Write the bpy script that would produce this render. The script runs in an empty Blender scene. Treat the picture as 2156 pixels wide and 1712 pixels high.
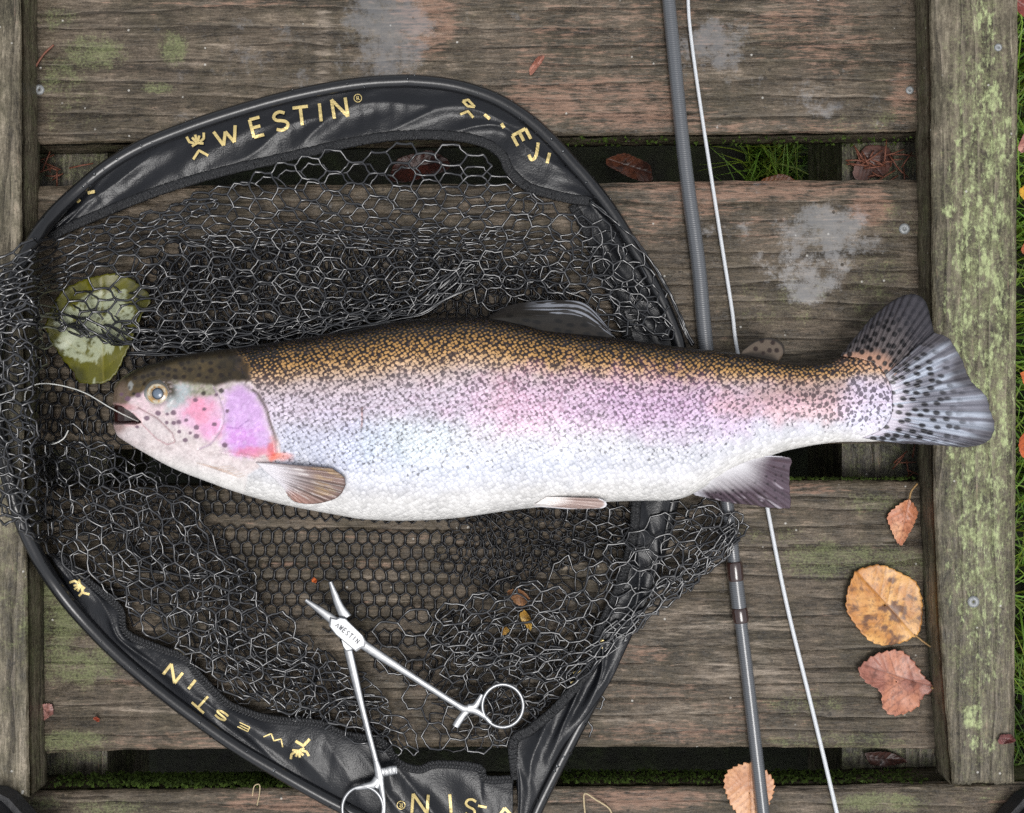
import bpy, math, random
import numpy as np

# ------------------------------------------------------------------ camera, sky, sun, exposure
SC = bpy.context.scene
H = 0.75                      # camera height over the boards (m)
SW = 0.72                     # width of the boards seen (m)
cam_d = bpy.data.cameras.new('camera')
cam = bpy.data.objects.new('camera', cam_d)
SC.collection.objects.link(cam)
cam.location = (0, 0, H)
cam_d.sensor_fit = 'HORIZONTAL'
cam_d.angle = 2 * math.atan(SW / 2 / H)
cam_d.clip_start = 0.01
cam_d.clip_end = 100
SC.camera = cam

SUN_EL, SUN_ROT = math.radians(74), math.radians(165)
wd = bpy.data.worlds.new('World'); SC.world = wd; wd.use_nodes = True
wn = wd.node_tree.nodes; wl = wd.node_tree.links
sky = wn.new('ShaderNodeTexSky'); sky.sky_type = 'NISHITA'; sky.sun_disc = False
sky.sun_elevation = SUN_EL; sky.sun_rotation = SUN_ROT
sky.air_density = 1.0; sky.dust_density = 3.0; sky.ozone_density = 1.0
hsv = wn.new('ShaderNodeHueSaturation'); hsv.inputs['Saturation'].default_value = 0.22   # overcast: grey cloud light
wl.new(sky.outputs[0], hsv.inputs['Color'])
bg = wn['Background']; bg.inputs['Strength'].default_value = 0.13
wl.new(hsv.outputs[0], bg.inputs['Color'])

sun_d = bpy.data.lights.new('sun', 'SUN'); sun_d.energy = 0.95; sun_d.angle = math.radians(24); sun_d.color = (1, 0.985, 0.96)
sun = bpy.data.objects.new('sun', sun_d); SC.collection.objects.link(sun)
sun.rotation_euler = (math.radians(90) - SUN_EL, 0, math.radians(180) - SUN_ROT)
SC.view_settings.view_transform = 'Standard'; SC.view_settings.look = 'None'
SC.view_settings.exposure = 0.40; SC.view_settings.gamma = 1.0; SC.view_settings.use_curve_mapping = False
SC.render.engine = 'CYCLES'
SC.cycles.use_denoising = False
SC.cycles.max_bounces = 5; SC.cycles.diffuse_bounces = 3; SC.cycles.glossy_bounces = 3; SC.cycles.transmission_bounces = 4; SC.cycles.caustics_reflective = False; SC.cycles.caustics_refractive = False

# ------------------------------------------------------------------ helpers
S = SW / 2155.0
CX, CY = 1077.5, 856.0
rng = np.random.default_rng(7)
random.seed(7)

def W(x, y, z=0.0):
    """plan position read off the photo (x right, y down) at height z -> metres"""
    x = np.asarray(x, float); y = np.asarray(y, float); z = np.asarray(z, float)
    k = S * (H - z) / H
    return np.stack(np.broadcast_arrays((x - CX) * k, (CY - y) * k, z), -1)

def Pj(V):
    k = S * (H - V[..., 2]) / H
    return CX + V[..., 0] / k, CY - V[..., 1] / k

def sstep(a, b, x):
    t = np.clip((np.asarray(x, float) - a) / (b - a), 0, 1)
    return t * t * (3 - 2 * t)

def _h(i, j, s):
    n = np.sin(i * 127.1 + j * 311.7 + s * 74.7) * 43758.5453
    return n - np.floor(n)

def vn(x, y, s=0.0):
    x = np.asarray(x, float); y = np.asarray(y, float)
    i = np.floor(x); j = np.floor(y); u = x - i; v = y - j
    u = u * u * u * (u * (u * 6 - 15) + 10); v = v * v * v * (v * (v * 6 - 15) + 10)
    a = _h(i, j, s) * (1 - u) + _h(i + 1, j, s) * u
    b = _h(i, j + 1, s) * (1 - u) + _h(i + 1, j + 1, s) * u
    return (a * (1 - v) + b * v) * 2 - 1

def fbm(x, y, s=0.0, o=4):
    r = 0; a = 0.5; f = 1
    for k in range(o):
        r = r + a * vn(np.asarray(x) * f, np.asarray(y) * f, s + k * 3.1); a *= 0.5; f *= 2.03
    return r

def lin(c):
    c = np.asarray(c, float) / 255.0
    return np.where(c <= 0.04045, c / 12.92, ((c + 0.055) / 1.055) ** 2.4)

def catmull(pts, n):
    p = np.asarray(pts, float)
    p = np.vstack([2 * p[0] - p[1], p, 2 * p[-1] - p[-2]])
    out = []
    for i in range(1, len(p) - 2):
        t = np.linspace(0, 1, 16, endpoint=False)[:, None]
        a, b, c, d = p[i - 1], p[i], p[i + 1], p[i + 2]
        out.append(0.5 * (2 * b + (c - a) * t + (2 * a - 5 * b + 4 * c - d) * t ** 2 + (3 * b - a - 3 * c + d) * t ** 3))
    out.append(p[-2][None]); q = np.vstack(out)
    L = np.r_[0, np.cumsum(np.linalg.norm(np.diff(q, axis=0), axis=1))]
    s = np.linspace(0, L[-1], n)
    return np.stack([np.interp(s, L, q[:, k]) for k in range(q.shape[1])], -1)

def inpoly(x, y, poly):
    x = np.asarray(x); y = np.asarray(y); ins = np.zeros(x.shape, bool)
    n = len(poly)
    for i in range(n):
        x1, y1 = poly[i]; x2, y2 = poly[(i + 1) % n]
        if y1 == y2: continue
        c = ((y1 > y) != (y2 > y)) & (x < (x2 - x1) * (y - y1) / (y2 - y1) + x1)
        ins ^= c
    return ins

def dseg(x, y, pts):
    """distance to a polyline"""
    d = np.full(np.shape(x), 1e9)
    for (x1, y1), (x2, y2) in zip(pts[:-1], pts[1:]):
        dx, dy = x2 - x1, y2 - y1
        t = np.clip(((x - x1) * dx + (y - y1) * dy) / (dx * dx + dy * dy + 1e-9), 0, 1)
        d = np.minimum(d, np.hypot(x - x1 - t * dx, y - y1 - t * dy))
    return d

def sdpoly(x, y, poly):
    d = dseg(x, y, list(poly) + [poly[0]])
    return np.where(inpoly(x, y, poly), d, -d)

def link(o):
    SC.collection.objects.link(o); return o

def tag(o, label=None, cat=None, group=None, kind=None):
    if label: o['label'] = label
    if cat: o['category'] = cat
    if group: o['group'] = group
    if kind: o['kind'] = kind
    return o

def thing(name, label, cat, loc=(0, 0, 0), group=None):
    o = bpy.data.objects.new(name, None); o.empty_display_size = 0.02
    o.location = tuple(float(v) for v in loc); link(o)
    return tag(o, label, cat, group)

def mk(name, V, F, m=None, parent=None, smooth=True, col=None, fl=None, uv=None, solid=0.0, offset=-1.0):
    V = np.asarray(V, float).reshape(-1, 3)
    me = bpy.data.meshes.new(name)
    me.from_pydata(V.tolist(), [], F.tolist() if hasattr(F, 'tolist') else F)
    if smooth: me.polygons.foreach_set('use_smooth', np.ones(len(me.polygons), bool))
    for k, c in (col or {}).items():
        a = me.color_attributes.new(k, 'FLOAT_COLOR', 'POINT')
        c = np.asarray(c, float).reshape(len(V), -1)
        if c.shape[1] == 3: c = np.hstack([c, np.ones((len(V), 1))])
        a.data.foreach_set('color', c.astype(np.float32).ravel())
    for k, c in (fl or {}).items():
        a = me.attributes.new(k, 'FLOAT', 'POINT'); a.data.foreach_set('value', np.asarray(c, np.float32).ravel())
    for k, c in (uv or {}).items():
        a = me.attributes.new(k, 'FLOAT_VECTOR', 'POINT'); a.data.foreach_set('vector', np.asarray(c, np.float32).ravel())
    me.update()
    o = bpy.data.objects.new(name, me); link(o)
    if m is not None: me.materials.append(getattr(m, 'm', m))
    if parent is not None:
        o.parent = parent
        o.location = tuple(-v for v in parent.location) if parent.type == 'EMPTY' else (0, 0, 0)
    if solid:
        s = o.modifiers.new('thickness', 'SOLIDIFY'); s.thickness = solid; s.offset = offset
    return o

def gridf(n, m, wrap=False, base=0):
    i = np.arange(n - 1)[:, None]; j = np.arange(m if wrap else m - 1)[None, :]
    j2 = (j + 1) % m
    f = np.stack(np.broadcast_arrays(i * m + j, (i + 1) * m + j, (i + 1) * m + j2, i * m + j2), -1)
    return f.reshape(-1, 4) + base

def tubes(P, R, sides=6, caps=True):
    """P (E,K,3) polylines, R radius scalar / (E,K); returns V,F"""
    P = np.asarray(P, float)
    if P.ndim == 2: P = P[None]
    E, K, _ = P.shape
    R = np.broadcast_to(np.asarray(R, float), (E, K))
    T = np.gradient(P, axis=1); T /= np.linalg.norm(T, axis=2, keepdims=True) + 1e-12
    up = np.zeros_like(T); up[..., 2] = 1
    steep = np.abs(T[..., 2]) > 0.95
    up[steep] = (0, 1, 0)
    A = np.cross(T, up); A /= np.linalg.norm(A, axis=2, keepdims=True) + 1e-12
    B = np.cross(A, T)
    th = np.linspace(0, 2 * np.pi, sides, endpoint=False) + 0.3
    V = P[:, :, None] + R[..., None, None] * (A[:, :, None] * np.cos(th)[:, None] + B[:, :, None] * np.sin(th)[:, None])
    f0 = gridf(K, sides, True)
    F = (f0[None] + (np.arange(E) * K * sides)[:, None, None]).reshape(-1, 4)
    F = F.tolist() if caps else F
    if caps:
        for e in range(E):
            b = e * K * sides
            F.append([b + k for k in range(sides)]); F.append([b + (K - 1) * sides + k for k in reversed(range(sides))])
    return V.reshape(-1, 3), F

def join(parts):
    Vs, Fs, b = [], [], 0
    for V, F in parts:
        V = np.asarray(V).reshape(-1, 3); Vs.append(V)
        F = F.tolist() if hasattr(F, 'tolist') else F
        Fs += [[i + b for i in f] for f in F]; b += len(V)
    return np.vstack(Vs), Fs

# ------------------------------------------------------------------ material toolkit
class M:
    def __init__(s, name):
        s.m = bpy.data.materials.new(name); s.m.use_nodes = True
        s.t = s.m.node_tree; s.n = s.t.nodes; s.b = s.n['Principled BSDF']
    def new(s, typ, **kw):
        nd = s.n.new(typ)
        for k, v in kw.items(): setattr(nd, k, v)
        return nd
    def set(s, inp, v):
        if hasattr(v, 'is_output') or isinstance(v, bpy.types.NodeSocket): s.t.links.new(v, inp)
        else:
            if isinstance(v, (tuple, list, np.ndarray)):
                v = tuple(float(q) for q in v)
                if len(v) == 3 and inp.type == 'RGBA': v = v + (1,)
            inp.default_value = v
    def math(s, op, a, b=None, c=None, clamp=False):
        nd = s.new('ShaderNodeMath', operation=op, use_clamp=clamp)
        s.set(nd.inputs[0], a)
        if b is not None: s.set(nd.inputs[1], b)
        if c is not None: s.set(nd.inputs[2], c)
        return nd.outputs[0]
    def mix(s, f, a, b, mode='MIX'):
        nd = s.new('ShaderNodeMix', data_type='RGBA', blend_type=mode)
        s.set(nd.inputs[0], f); s.set(nd.inputs[6], a); s.set(nd.inputs[7], b)
        return nd.outputs[2]
    def ss(s, x, a, b, lo=0.0, hi=1.0):
        nd = s.new('ShaderNodeMapRange', interpolation_type='SMOOTHSTEP')
        s.set(nd.inputs[0], x); s.set(nd.inputs[1], a); s.set(nd.inputs[2], b); s.set(nd.inputs[3], lo); s.set(nd.inputs[4], hi)
        return nd.outputs[0]
    def obj(s, scale=(1, 1, 1), loc=(0, 0, 0)):
        tc = s.new('ShaderNodeTexCoord'); mp = s.new('ShaderNodeMapping')
        s.t.links.new(tc.outputs['Object'], mp.inputs[0]); mp.inputs['Scale'].default_value = scale; mp.inputs['Location'].default_value = loc
        return mp.outputs[0]
    def noise(s, vec, scale, detail=4, rough=0.55, dist=0.0):
        nd = s.new('ShaderNodeTexNoise'); s.set(nd.inputs['Vector'], vec); nd.inputs['Scale'].default_value = scale
        nd.inputs['Detail'].default_value = detail; nd.inputs['Roughness'].default_value = rough; nd.inputs['Distortion'].default_value = dist
        return nd.outputs[0]
    def voro(s, vec, scale, rand=1.0, feature='F1', dim='3D'):
        nd = s.new('ShaderNodeTexVoronoi', feature=feature, voronoi_dimensions=dim); s.set(nd.inputs['Vector'], vec)
        nd.inputs['Scale'].default_value = scale; nd.inputs['Randomness'].default_value = rand
        return nd
    def ramp(s, f, stops):
        nd = s.new('ShaderNodeValToRGB'); s.set(nd.inputs[0], f); e = nd.color_ramp.elements
        while len(e) < len(stops): e.new(0.5)
        for k, (p, c) in enumerate(stops): e[k].position = p; e[k].color = tuple(c) + (1,)
        return nd.outputs[0]
    def attr(s, name):
        return s.new('ShaderNodeAttribute', attribute_name=name)
    def rgb(s, c):
        nd = s.new('ShaderNodeSeparateColor'); s.set(nd.inputs[0], c); return nd.outputs
    def bump(s, h, dist, strength=1.0):
        nd = s.new('ShaderNodeBump'); s.set(nd.inputs['Height'], h); nd.inputs['Distance'].default_value = dist; nd.inputs['Strength'].default_value = strength
        s.t.links.new(nd.outputs[0], s.b.inputs['Normal'])
    def p(s, **kw):
        names = dict(col='Base Color', rough='Roughness', metal='Metallic', spec='Specular IOR Level', ior='IOR', coat='Coat Weight',
                     crough='Coat Roughness', cior='Coat IOR', trans='Transmission Weight', alpha='Alpha', sheen='Sheen Weight', sub='Subsurface Weight')
        for k, v in kw.items(): s.set(s.b.inputs[names[k]], v)
        return s

def simple(name, c, rough=0.5, bump=0.0, bscale=400.0, var=0.15, **kw):
    m = M(name); n = m.noise(m.obj(), bscale, 5, 0.6)
    c = np.asarray(c, float)
    m.p(col=m.mix(n, tuple(c * (1 - var)), tuple(np.minimum(c * (1 + var), 1))), rough=m.ss(n, 0.3, 0.7, rough * 0.85, min(1, rough * 1.15)), **kw)
    if bump: m.bump(n, bump)
    return m.m

def wood_mat(name, axis, gain=(1, 1, 1)):
    """weathered wet softwood; attributes m1 = (red, algae, wet), m2 = (light, dirt and painted shade, lichen)"""
    m = M(name)
    def g(along, across): return (along, across, across) if axis == 'x' else (across, along, across)
    o1 = m.obj(g(11, 120)); o2 = m.obj(g(85, 520)); o3 = m.obj(); o4 = m.obj(g(18, 260), (3.1, 1.7, 0.4))
    n1 = m.noise(o1, 1, 5, 0.66, 0.35); n2 = m.noise(o2, 1, 3, 0.65); n3 = m.noise(o3, 22, 6, 0.7); n4 = m.noise(o4, 1, 5, 0.72, 0.5)
    nf = m.noise(o3, 620, 2, 0.65); nb = m.noise(m.obj((1, 1, 1), (5, 2, 0)), 75, 6, 0.74)
    a1 = m.rgb(m.attr('m1').outputs['Color']); a2 = m.rgb(m.attr('m2').outputs['Color'])
    gr = m.math('ADD', m.math('MULTIPLY', n1, 0.55), m.math('MULTIPLY', n2, 0.45))
    gr = m.math('ADD', gr, m.math('ADD', m.math('MULTIPLY', m.math('SUBTRACT', nb, 0.5), 0.4), m.math('MULTIPLY', m.math('SUBTRACT', nf, 0.5), 0.26)))
    c = m.ramp(gr, [(0.34, (0.028, 0.024, 0.018)), (0.46, (0.078, 0.068, 0.053)), (0.56, (0.125, 0.110, 0.088)), (0.70, (0.25, 0.222, 0.185))])
    if gain != (1, 1, 1): c = m.mix(1.0, c, gain, 'MULTIPLY')
    c = m.mix(m.ss(n3, 0.40, 0.62, 0, 0.75), c, m.mix(1.0, c, (0.50, 0.53, 0.46), 'MULTIPLY'))
    wv = m.new('ShaderNodeTexWave', bands_direction='Y' if axis == 'x' else 'X', wave_profile='SAW'); m.set(wv.inputs[0], m.obj(g(0.10, 1.0)))
    wv.inputs['Scale'].default_value = 26; wv.inputs['Distortion'].default_value = 7; wv.inputs['Detail'].default_value = 3; wv.inputs['Detail Scale'].default_value = 1.6; wv.inputs['Detail Roughness'].default_value = 0.6
    gl = m.math('MULTIPLY', m.ss(wv.outputs[1], 0.72, 0.97), m.ss(n4, 0.36, 0.60))
    c = m.mix(m.math('MULTIPLY', gl, 0.62), c, (0.022, 0.018, 0.014))
    gl2 = m.math('MULTIPLY', m.ss(wv.outputs[1], 0.30, 0.04), m.ss(n4, 0.42, 0.62))
    c = m.mix(m.math('MULTIPLY', gl2, 0.30), c, (0.33, 0.28, 0.22))
    # worn places with the fresh reddish fibre showing
    rs = m.math('ADD', m.math('ADD', m.math('MULTIPLY', n4, 0.75), m.math('MULTIPLY', nb, 0.55)), m.math('MULTIPLY', a1[0], 0.36))
    rm = m.math('MULTIPLY', m.ss(m.math('ADD', rs, m.math('MULTIPLY', m.math('SUBTRACT', n2, 0.5), 0.9)), 0.78, 1.08), 0.8)
    c = m.mix(rm, c, m.mix(n2, (0.10, 0.056, 0.042), (0.42, 0.255, 0.175)))
    # pale worn fibre
    lm = m.math('MULTIPLY', m.ss(m.math('ADD', m.math('MULTIPLY', a2[0], 0.4), m.math('ADD', n1, m.math('MULTIPLY', n2, 0.5))), 0.84, 1.2), 0.75)
    c = m.mix(lm, c, (0.40, 0.33, 0.26))
    # green algae film
    gs = m.math('ADD', m.math('ADD', m.math('MULTIPLY', nb, 0.8), m.math('MULTIPLY', nf, 0.45)), m.math('MULTIPLY', a1[1], 0.38))
    gm = m.math('MULTIPLY', m.ss(gs, 0.74, 1.02), 0.7)
    c = m.mix(gm, c, m.mix(nf, (0.035, 0.05, 0.015), (0.30, 0.33, 0.15)))
    # dirt and dark patches, with the net's shade painted into the boards
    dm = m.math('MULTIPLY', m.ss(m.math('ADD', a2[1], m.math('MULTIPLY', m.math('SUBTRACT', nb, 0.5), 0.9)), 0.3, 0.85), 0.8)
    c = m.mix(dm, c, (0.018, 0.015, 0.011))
    # crustose lichen
    lv = m.voro(m.obj(g(0.6, 1)), 420, 1.0)
    lsh = m.math('ADD', a2[2], m.math('MULTIPLY', m.math('SUBTRACT', m.noise(m.obj(g(0.45, 1)), 190, 5, 0.8), 0.5), 2.5))
    lk = m.math('MULTIPLY', m.ss(lsh, 0.55, 0.95), m.ss(lv.outputs['Distance'], 0.9, 0.3, 0.15, 1))
    c = m.mix(lk, c, m.mix(nf, (0.24, 0.29, 0.12), (0.58, 0.64, 0.34)))
    # small dark cracks and pale specks
    cr = m.math('ABSOLUTE', m.math('SUBTRACT', m.noise(m.obj(g(12, 240), (1, 7, 2)), 1, 5, 0.75, 1.2), 0.5))
    crm = m.math('MULTIPLY', m.ss(cr, 0.016, 0.004), m.ss(m.noise(o3, 16, 3), 0.42, 0.62))
    c = m.mix(m.math('MULTIPLY', crm, 0.85), c, (0.012, 0.010, 0.008))
    sv = m.voro(o3, 130, 1.0); sc = m.rgb(sv.outputs['Color'])
    sp = m.math('MULTIPLY', m.ss(sv.outputs['Distance'], 0.13, 0.07), m.ss(sc[0], 0.86, 0.9))
    c = m.mix(m.math('MULTIPLY', sp, 0.8), c, (0.52, 0.5, 0.45))
    pv = m.voro(m.obj((1, 1, 1), (9, 4, 0)), 190, 1.0); pc = m.rgb(pv.outputs['Color'])
    pt = m.math('MULTIPLY', m.ss(pv.outputs['Distance'], 0.3, 0.16), m.ss(pc[1], 0.80, 0.98))
    c = m.mix(m.math('MULTIPLY', pt, 0.6), c, (0.02, 0.017, 0.014))
    # standing water film
    wsh = m.math('ADD', a1[2], m.math('MULTIPLY', m.math('SUBTRACT', m.noise(o3, 42, 7, 0.78), 0.5), 1.9))
    wm = m.ss(wsh, 0.36, 0.70)
    wh = m.math('MULTIPLY', wm, m.ss(pt, 0.6, 0.1))
    c = m.mix(m.math('MULTIPLY', wm, 0.25), c, (0.05, 0.05, 0.05))
    m.p(col=c, rough=m.math('SUBTRACT', m.ss(nb, 0.3, 0.7, 0.34, 0.62), m.math('MULTIPLY', wh, 0.42), clamp=True),
        spec=0.3, coat=m.math('MULTIPLY', wh, 1.0), crough=0.06, cior=2.7)
    hgt = m.math('SUBTRACT', m.math('ADD', n1, n2), m.math('MULTIPLY', gl, 0.5))
    bn = m.new('ShaderNodeBump'); m.set(bn.inputs['Height'], hgt); bn.inputs['Distance'].default_value = 0.0013
    m.set(bn.inputs['Strength'], m.math('SUBTRACT', 0.9, m.math('MULTIPLY', wh, 0.86)))
    m.t.links.new(bn.outputs[0], m.b.inputs['Normal'])
    return m.m

def vcol_mat(name, rough=0.5, fine=0.0, fscale=900, **kw):
    m = M(name); a = m.attr('col').outputs['Color']; n = m.noise(m.obj(), fscale, 4, 0.65)
    c = m.mix(1.0, a, m.mix(n, (1 - fine,) * 3, (1 + fine,) * 3), 'MULTIPLY') if fine else a
    m.p(col=c, rough=rough, **kw); m.bump(n, 0.0002, 0.5)
    return m.m

WOODX, WOODY, RAILW = wood_mat('wet_wood_x', 'x', (1.13, 1.0, 0.89)), wood_mat('wet_wood_y', 'y'), wood_mat('rail_wood', 'y', (1.5, 1.45, 1.28))

# ------------------------------------------------------------------ the ground under the platform
GZ = -0.19
gm = M('soil'); gn = gm.noise(gm.obj(), 40, 8, 0.7)
gm.p(col=gm.ramp(gn, [(0.3, (0.012, 0.010, 0.007)), (0.55, (0.022, 0.026, 0.009)), (0.75, (0.05, 0.07, 0.02))]), rough=0.9); gm.bump(gn, 0.01)
R = 30
gx = np.array([[-R, -R, GZ], [R, -R, GZ], [R, R, GZ], [-R, R, GZ]])
tag(mk('ground', gx, [[0, 1, 2, 3]], gm.m, smooth=False), kind='structure')

def blades(n, x0, x1, y0, y1, hmin, hmax, seed):
    r = np.random.default_rng(seed)
    bx = r.uniform(x0, x1, n); by = r.uniform(y0, y1, n); h = r.uniform(hmin, hmax, n); a = r.uniform(0, 2 * np.pi, n)
    lean = r.uniform(0.2, 0.9, n) * h; w = r.uniform(0.0009, 0.0019, n)
    k = np.linspace(0, 1, 4)
    cx = bx[:, None] + np.cos(a)[:, None] * lean[:, None] * k ** 2; cy = by[:, None] + np.sin(a)[:, None] * lean[:, None] * k ** 2
    cz = GZ + h[:, None] * (k - 0.25 * k ** 3)
    wx = -np.sin(a)[:, None] * w[:, None] * (1 - k * 0.93); wy = np.cos(a)[:, None] * w[:, None] * (1 - k * 0.93)
    V = np.stack([np.stack([cx - wx, cy - wy, cz], -1), np.stack([cx + wx, cy + wy, cz], -1)], 2).reshape(n, 8, 3)
    f = np.array([[0, 1, 3, 2], [2, 3, 5, 4], [4, 5, 7, 6]])
    F = (f[None] + (np.arange(n) * 8)[:, None, None]).reshape(-1, 4)
    c = np.array([0.10, 0.20, 0.025]) * r.uniform(0.5, 1.5, (n, 1)) + np.array([0.09, 0.05, 0.0]) * r.uniform(0, 1, (n, 1)) ** 2
    return V.reshape(-1, 3), F, np.repeat(c, 8, 0)
grass_m = vcol_mat('grass_blade', 0.45)
V1, F1, C1 = blades(9000, 0.37, 0.85, -0.55, 0.55, 0.06, 0.14, 1)
V2, F2, C2 = blades(420, 0.205, 0.245, 0.12, 0.24, 0.03, 0.11, 2)
tag(mk('grass', np.vstack([V1, V2]), np.vstack([F1, F2 + len(V1)]), grass_m, col={'col': np.vstack([C1, C2])}),
    'short green grass growing beside and under the platform', 'grass', kind='stuff')

# ------------------------------------------------------------------ wooden platform
plat = thing('wooden_platform', 'weathered grey plank platform with mossy side rails carrying the trout', 'platform', (0, 0, GZ))

def blob(x, y, lst, soft=1.0):
    r = np.zeros(np.shape(x))
    for (bx, by, rx, ry, a) in lst:
        d = np.hypot((x - bx) / rx, (y - by) / ry)
        r = np.maximum(r, a * sstep(1.25, 0.35, d))
    return r

RED = [(900, 30, 90, 120, .9), (1300, 60, 320, 130, .45), (1250, 210, 280, 80, .8), (1330, 245, 200, 45, .9), (1130, 170, 90, 110, .5), (1700, 40, 150, 90, .7),
       (1760, 90, 120, 80, .7), (1900, 200, 40, 90, .8), (1580, 270, 330, 25, .5), (1560, 400, 330, 35, .95), (1830, 430, 60, 60, 1.0), (1350, 470, 120, 60, .5),
       (1480, 430, 120, 40, .7), (1600, 480, 90, 40, .4), (1700, 1030, 90, 14, .8), (1450, 1080, 150, 20, .4), (1330, 1380, 120, 30, .8), (1400, 1460, 200, 30, .4),
       (1400, 1540, 250, 30, .6), (1550, 1500, 150, 40, .4), (330, 1440, 180, 20, .6), (400, 1560, 250, 30, .55), (700, 1690, 330, 30, .9), (1350, 1680, 200, 30, .95),
       (1900, 1690, 60, 25, .5), (690, 1190, 240, 14, .5), (800, 1130, 300, 16, .4), (500, 10, 300, 8, .5), (1650, 1450, 100, 20, .4), (2100, 1690, 80, 15, .5)]
ALG = [(2065, 750, 120, 1200, .55), (10, 1100, 50, 500, .35), (120, 40, 60, 30, .7), (200, 110, 90, 45, .8), (365, 105, 40, 45, .8), (330, 185, 50, 16, .8), (130, 160, 60, 70, .6), (150, 230, 120, 60, .35), (110, 1300, 90, 160, .8),
       (170, 1400, 120, 60, .75), (140, 1560, 110, 30, .8), (1750, 1180, 160, 50, .7), (1880, 1190, 90, 60, .7), (1840, 1060, 90, 30, .6), (1650, 640, 160, 60, .35), (1850, 620, 90, 120, .4),
       (1700, 1480, 120, 40, .5), (1760, 1560, 200, 25, .6), (1850, 1690, 130, 30, .85), (230, 1700, 120, 25, .6), (90, 1690, 60, 20, .6), (1820, 250, 150, 40, .35), (1630, 1130, 160, 30, .4), (1600, 60, 160, 60, .1),
       (1890, 470, 50, 60, .4), (1520, 1590, 60, 20, .4), (1780, 1200, 50, 30, .6)]
WET = [(300, 80, 200, 90, .18), (560, 120, 160, 130, .34), (1250, 120, 260, 120, .22), (1560, 300, 400, 260, .20), (1800, 200, 200, 100, .3), (1600, 560, 260, 120, .26), (815, 60, 125, 165, .66), (780, 150, 90, 55, .55), (440, 160, 130, 30, .33), (400, 260, 95, 40, .38), (510, 50, 40, 26, .45), (430, 70, 60, 40, .3), (620, 170, 90, 60, .3), (1000, 50, 120, 60, .3), (1090, 28, 40, 26, .5),
       (1515, 95, 95, 80, .64), (1450, 110, 60, 60, .5), (1720, 210, 120, 65, .42), (1740, 500, 160, 110, .58), (1680, 560, 130, 85, .5), (1560, 470, 120, 60, .38), (1720, 610, 70, 50, .55), (1340, 240, 60, 40, .3),
       (600, 640, 100, 40, .3), (560, 620, 200, 60, .45), (900, 560, 240, 60, .45), (380, 650, 90, 90, .5), (760, 440, 200, 40, .3)]
LIT = [(1500, 1330, 200, 70, .5), (1560, 1420, 160, 50, .5), (1350, 1500, 160, 25, .5), (1500, 1170, 200, 60, .35), (680, 90, 26, 130, .6), (330, 1490, 140, 15, .5), (1600, 40, 40, 30, .3), (1480, 1080, 160, 25, .4)]
DRK = [(240, 330, 200, 16, .35), (75, 200, 20, 260, .6), (75, 1400, 24, 260, .55), (1945, 500, 16, 400, .45), (1960, 1400, 24, 300, .6), (1870, 1540, 90, 60, .3), (1765, 1230, 40, 40, .3), (760, 1150, 420, 260, .22), (700, 620, 420, 150, .2), (1530, 40, 60, 30, .4), (1880, 90, 60, 60, .2), (1620, 1240, 120, 20, .2)]  # broad blobs under the mesh are net shade painted onto the boards
LICH = []
for (lx, ly, rx, ry, a) in [(2070, 60, 40, 70, .75), (2085, 120, 30, 60, .6), (2050, 30, 60, 40, .4), (2095, 200, 26, 50, .8), (2080, 240, 22, 40, .7), (2120, 300, 30, 70, .7), (2060, 330, 18, 60, .5),
        (1998, 445, 22, 20, .9), (2030, 470, 20, 60, .5), (2080, 560, 30, 44, .95), (2110, 580, 20, 40, .5), (2035, 620, 14, 40, .5), (2090, 640, 14, 60, .6), (2110, 760, 30, 60, .6), (2070, 850, 30, 40, .5), (2100, 1000, 30, 60, .6),
        (2070, 1060, 24, 60, .6), (2040, 1160, 20, 30, .6), (2110, 1160, 20, 40, .5), (2080, 1380, 26, 40, .7), (2060, 1430, 40, 70, .6), (2050, 1510, 36, 40, .9), (2010, 1440, 16, 60, .4), (2085, 1570, 26, 30, .6), (2045, 1560, 30, 30, .6),
        (2065, 750, 110, 1100, .68), (20, 1100, 60, 80, .3), (15, 1310, 30, 70, .3)]:
    LICH.append((lx, ly, rx, ry, a))

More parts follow.
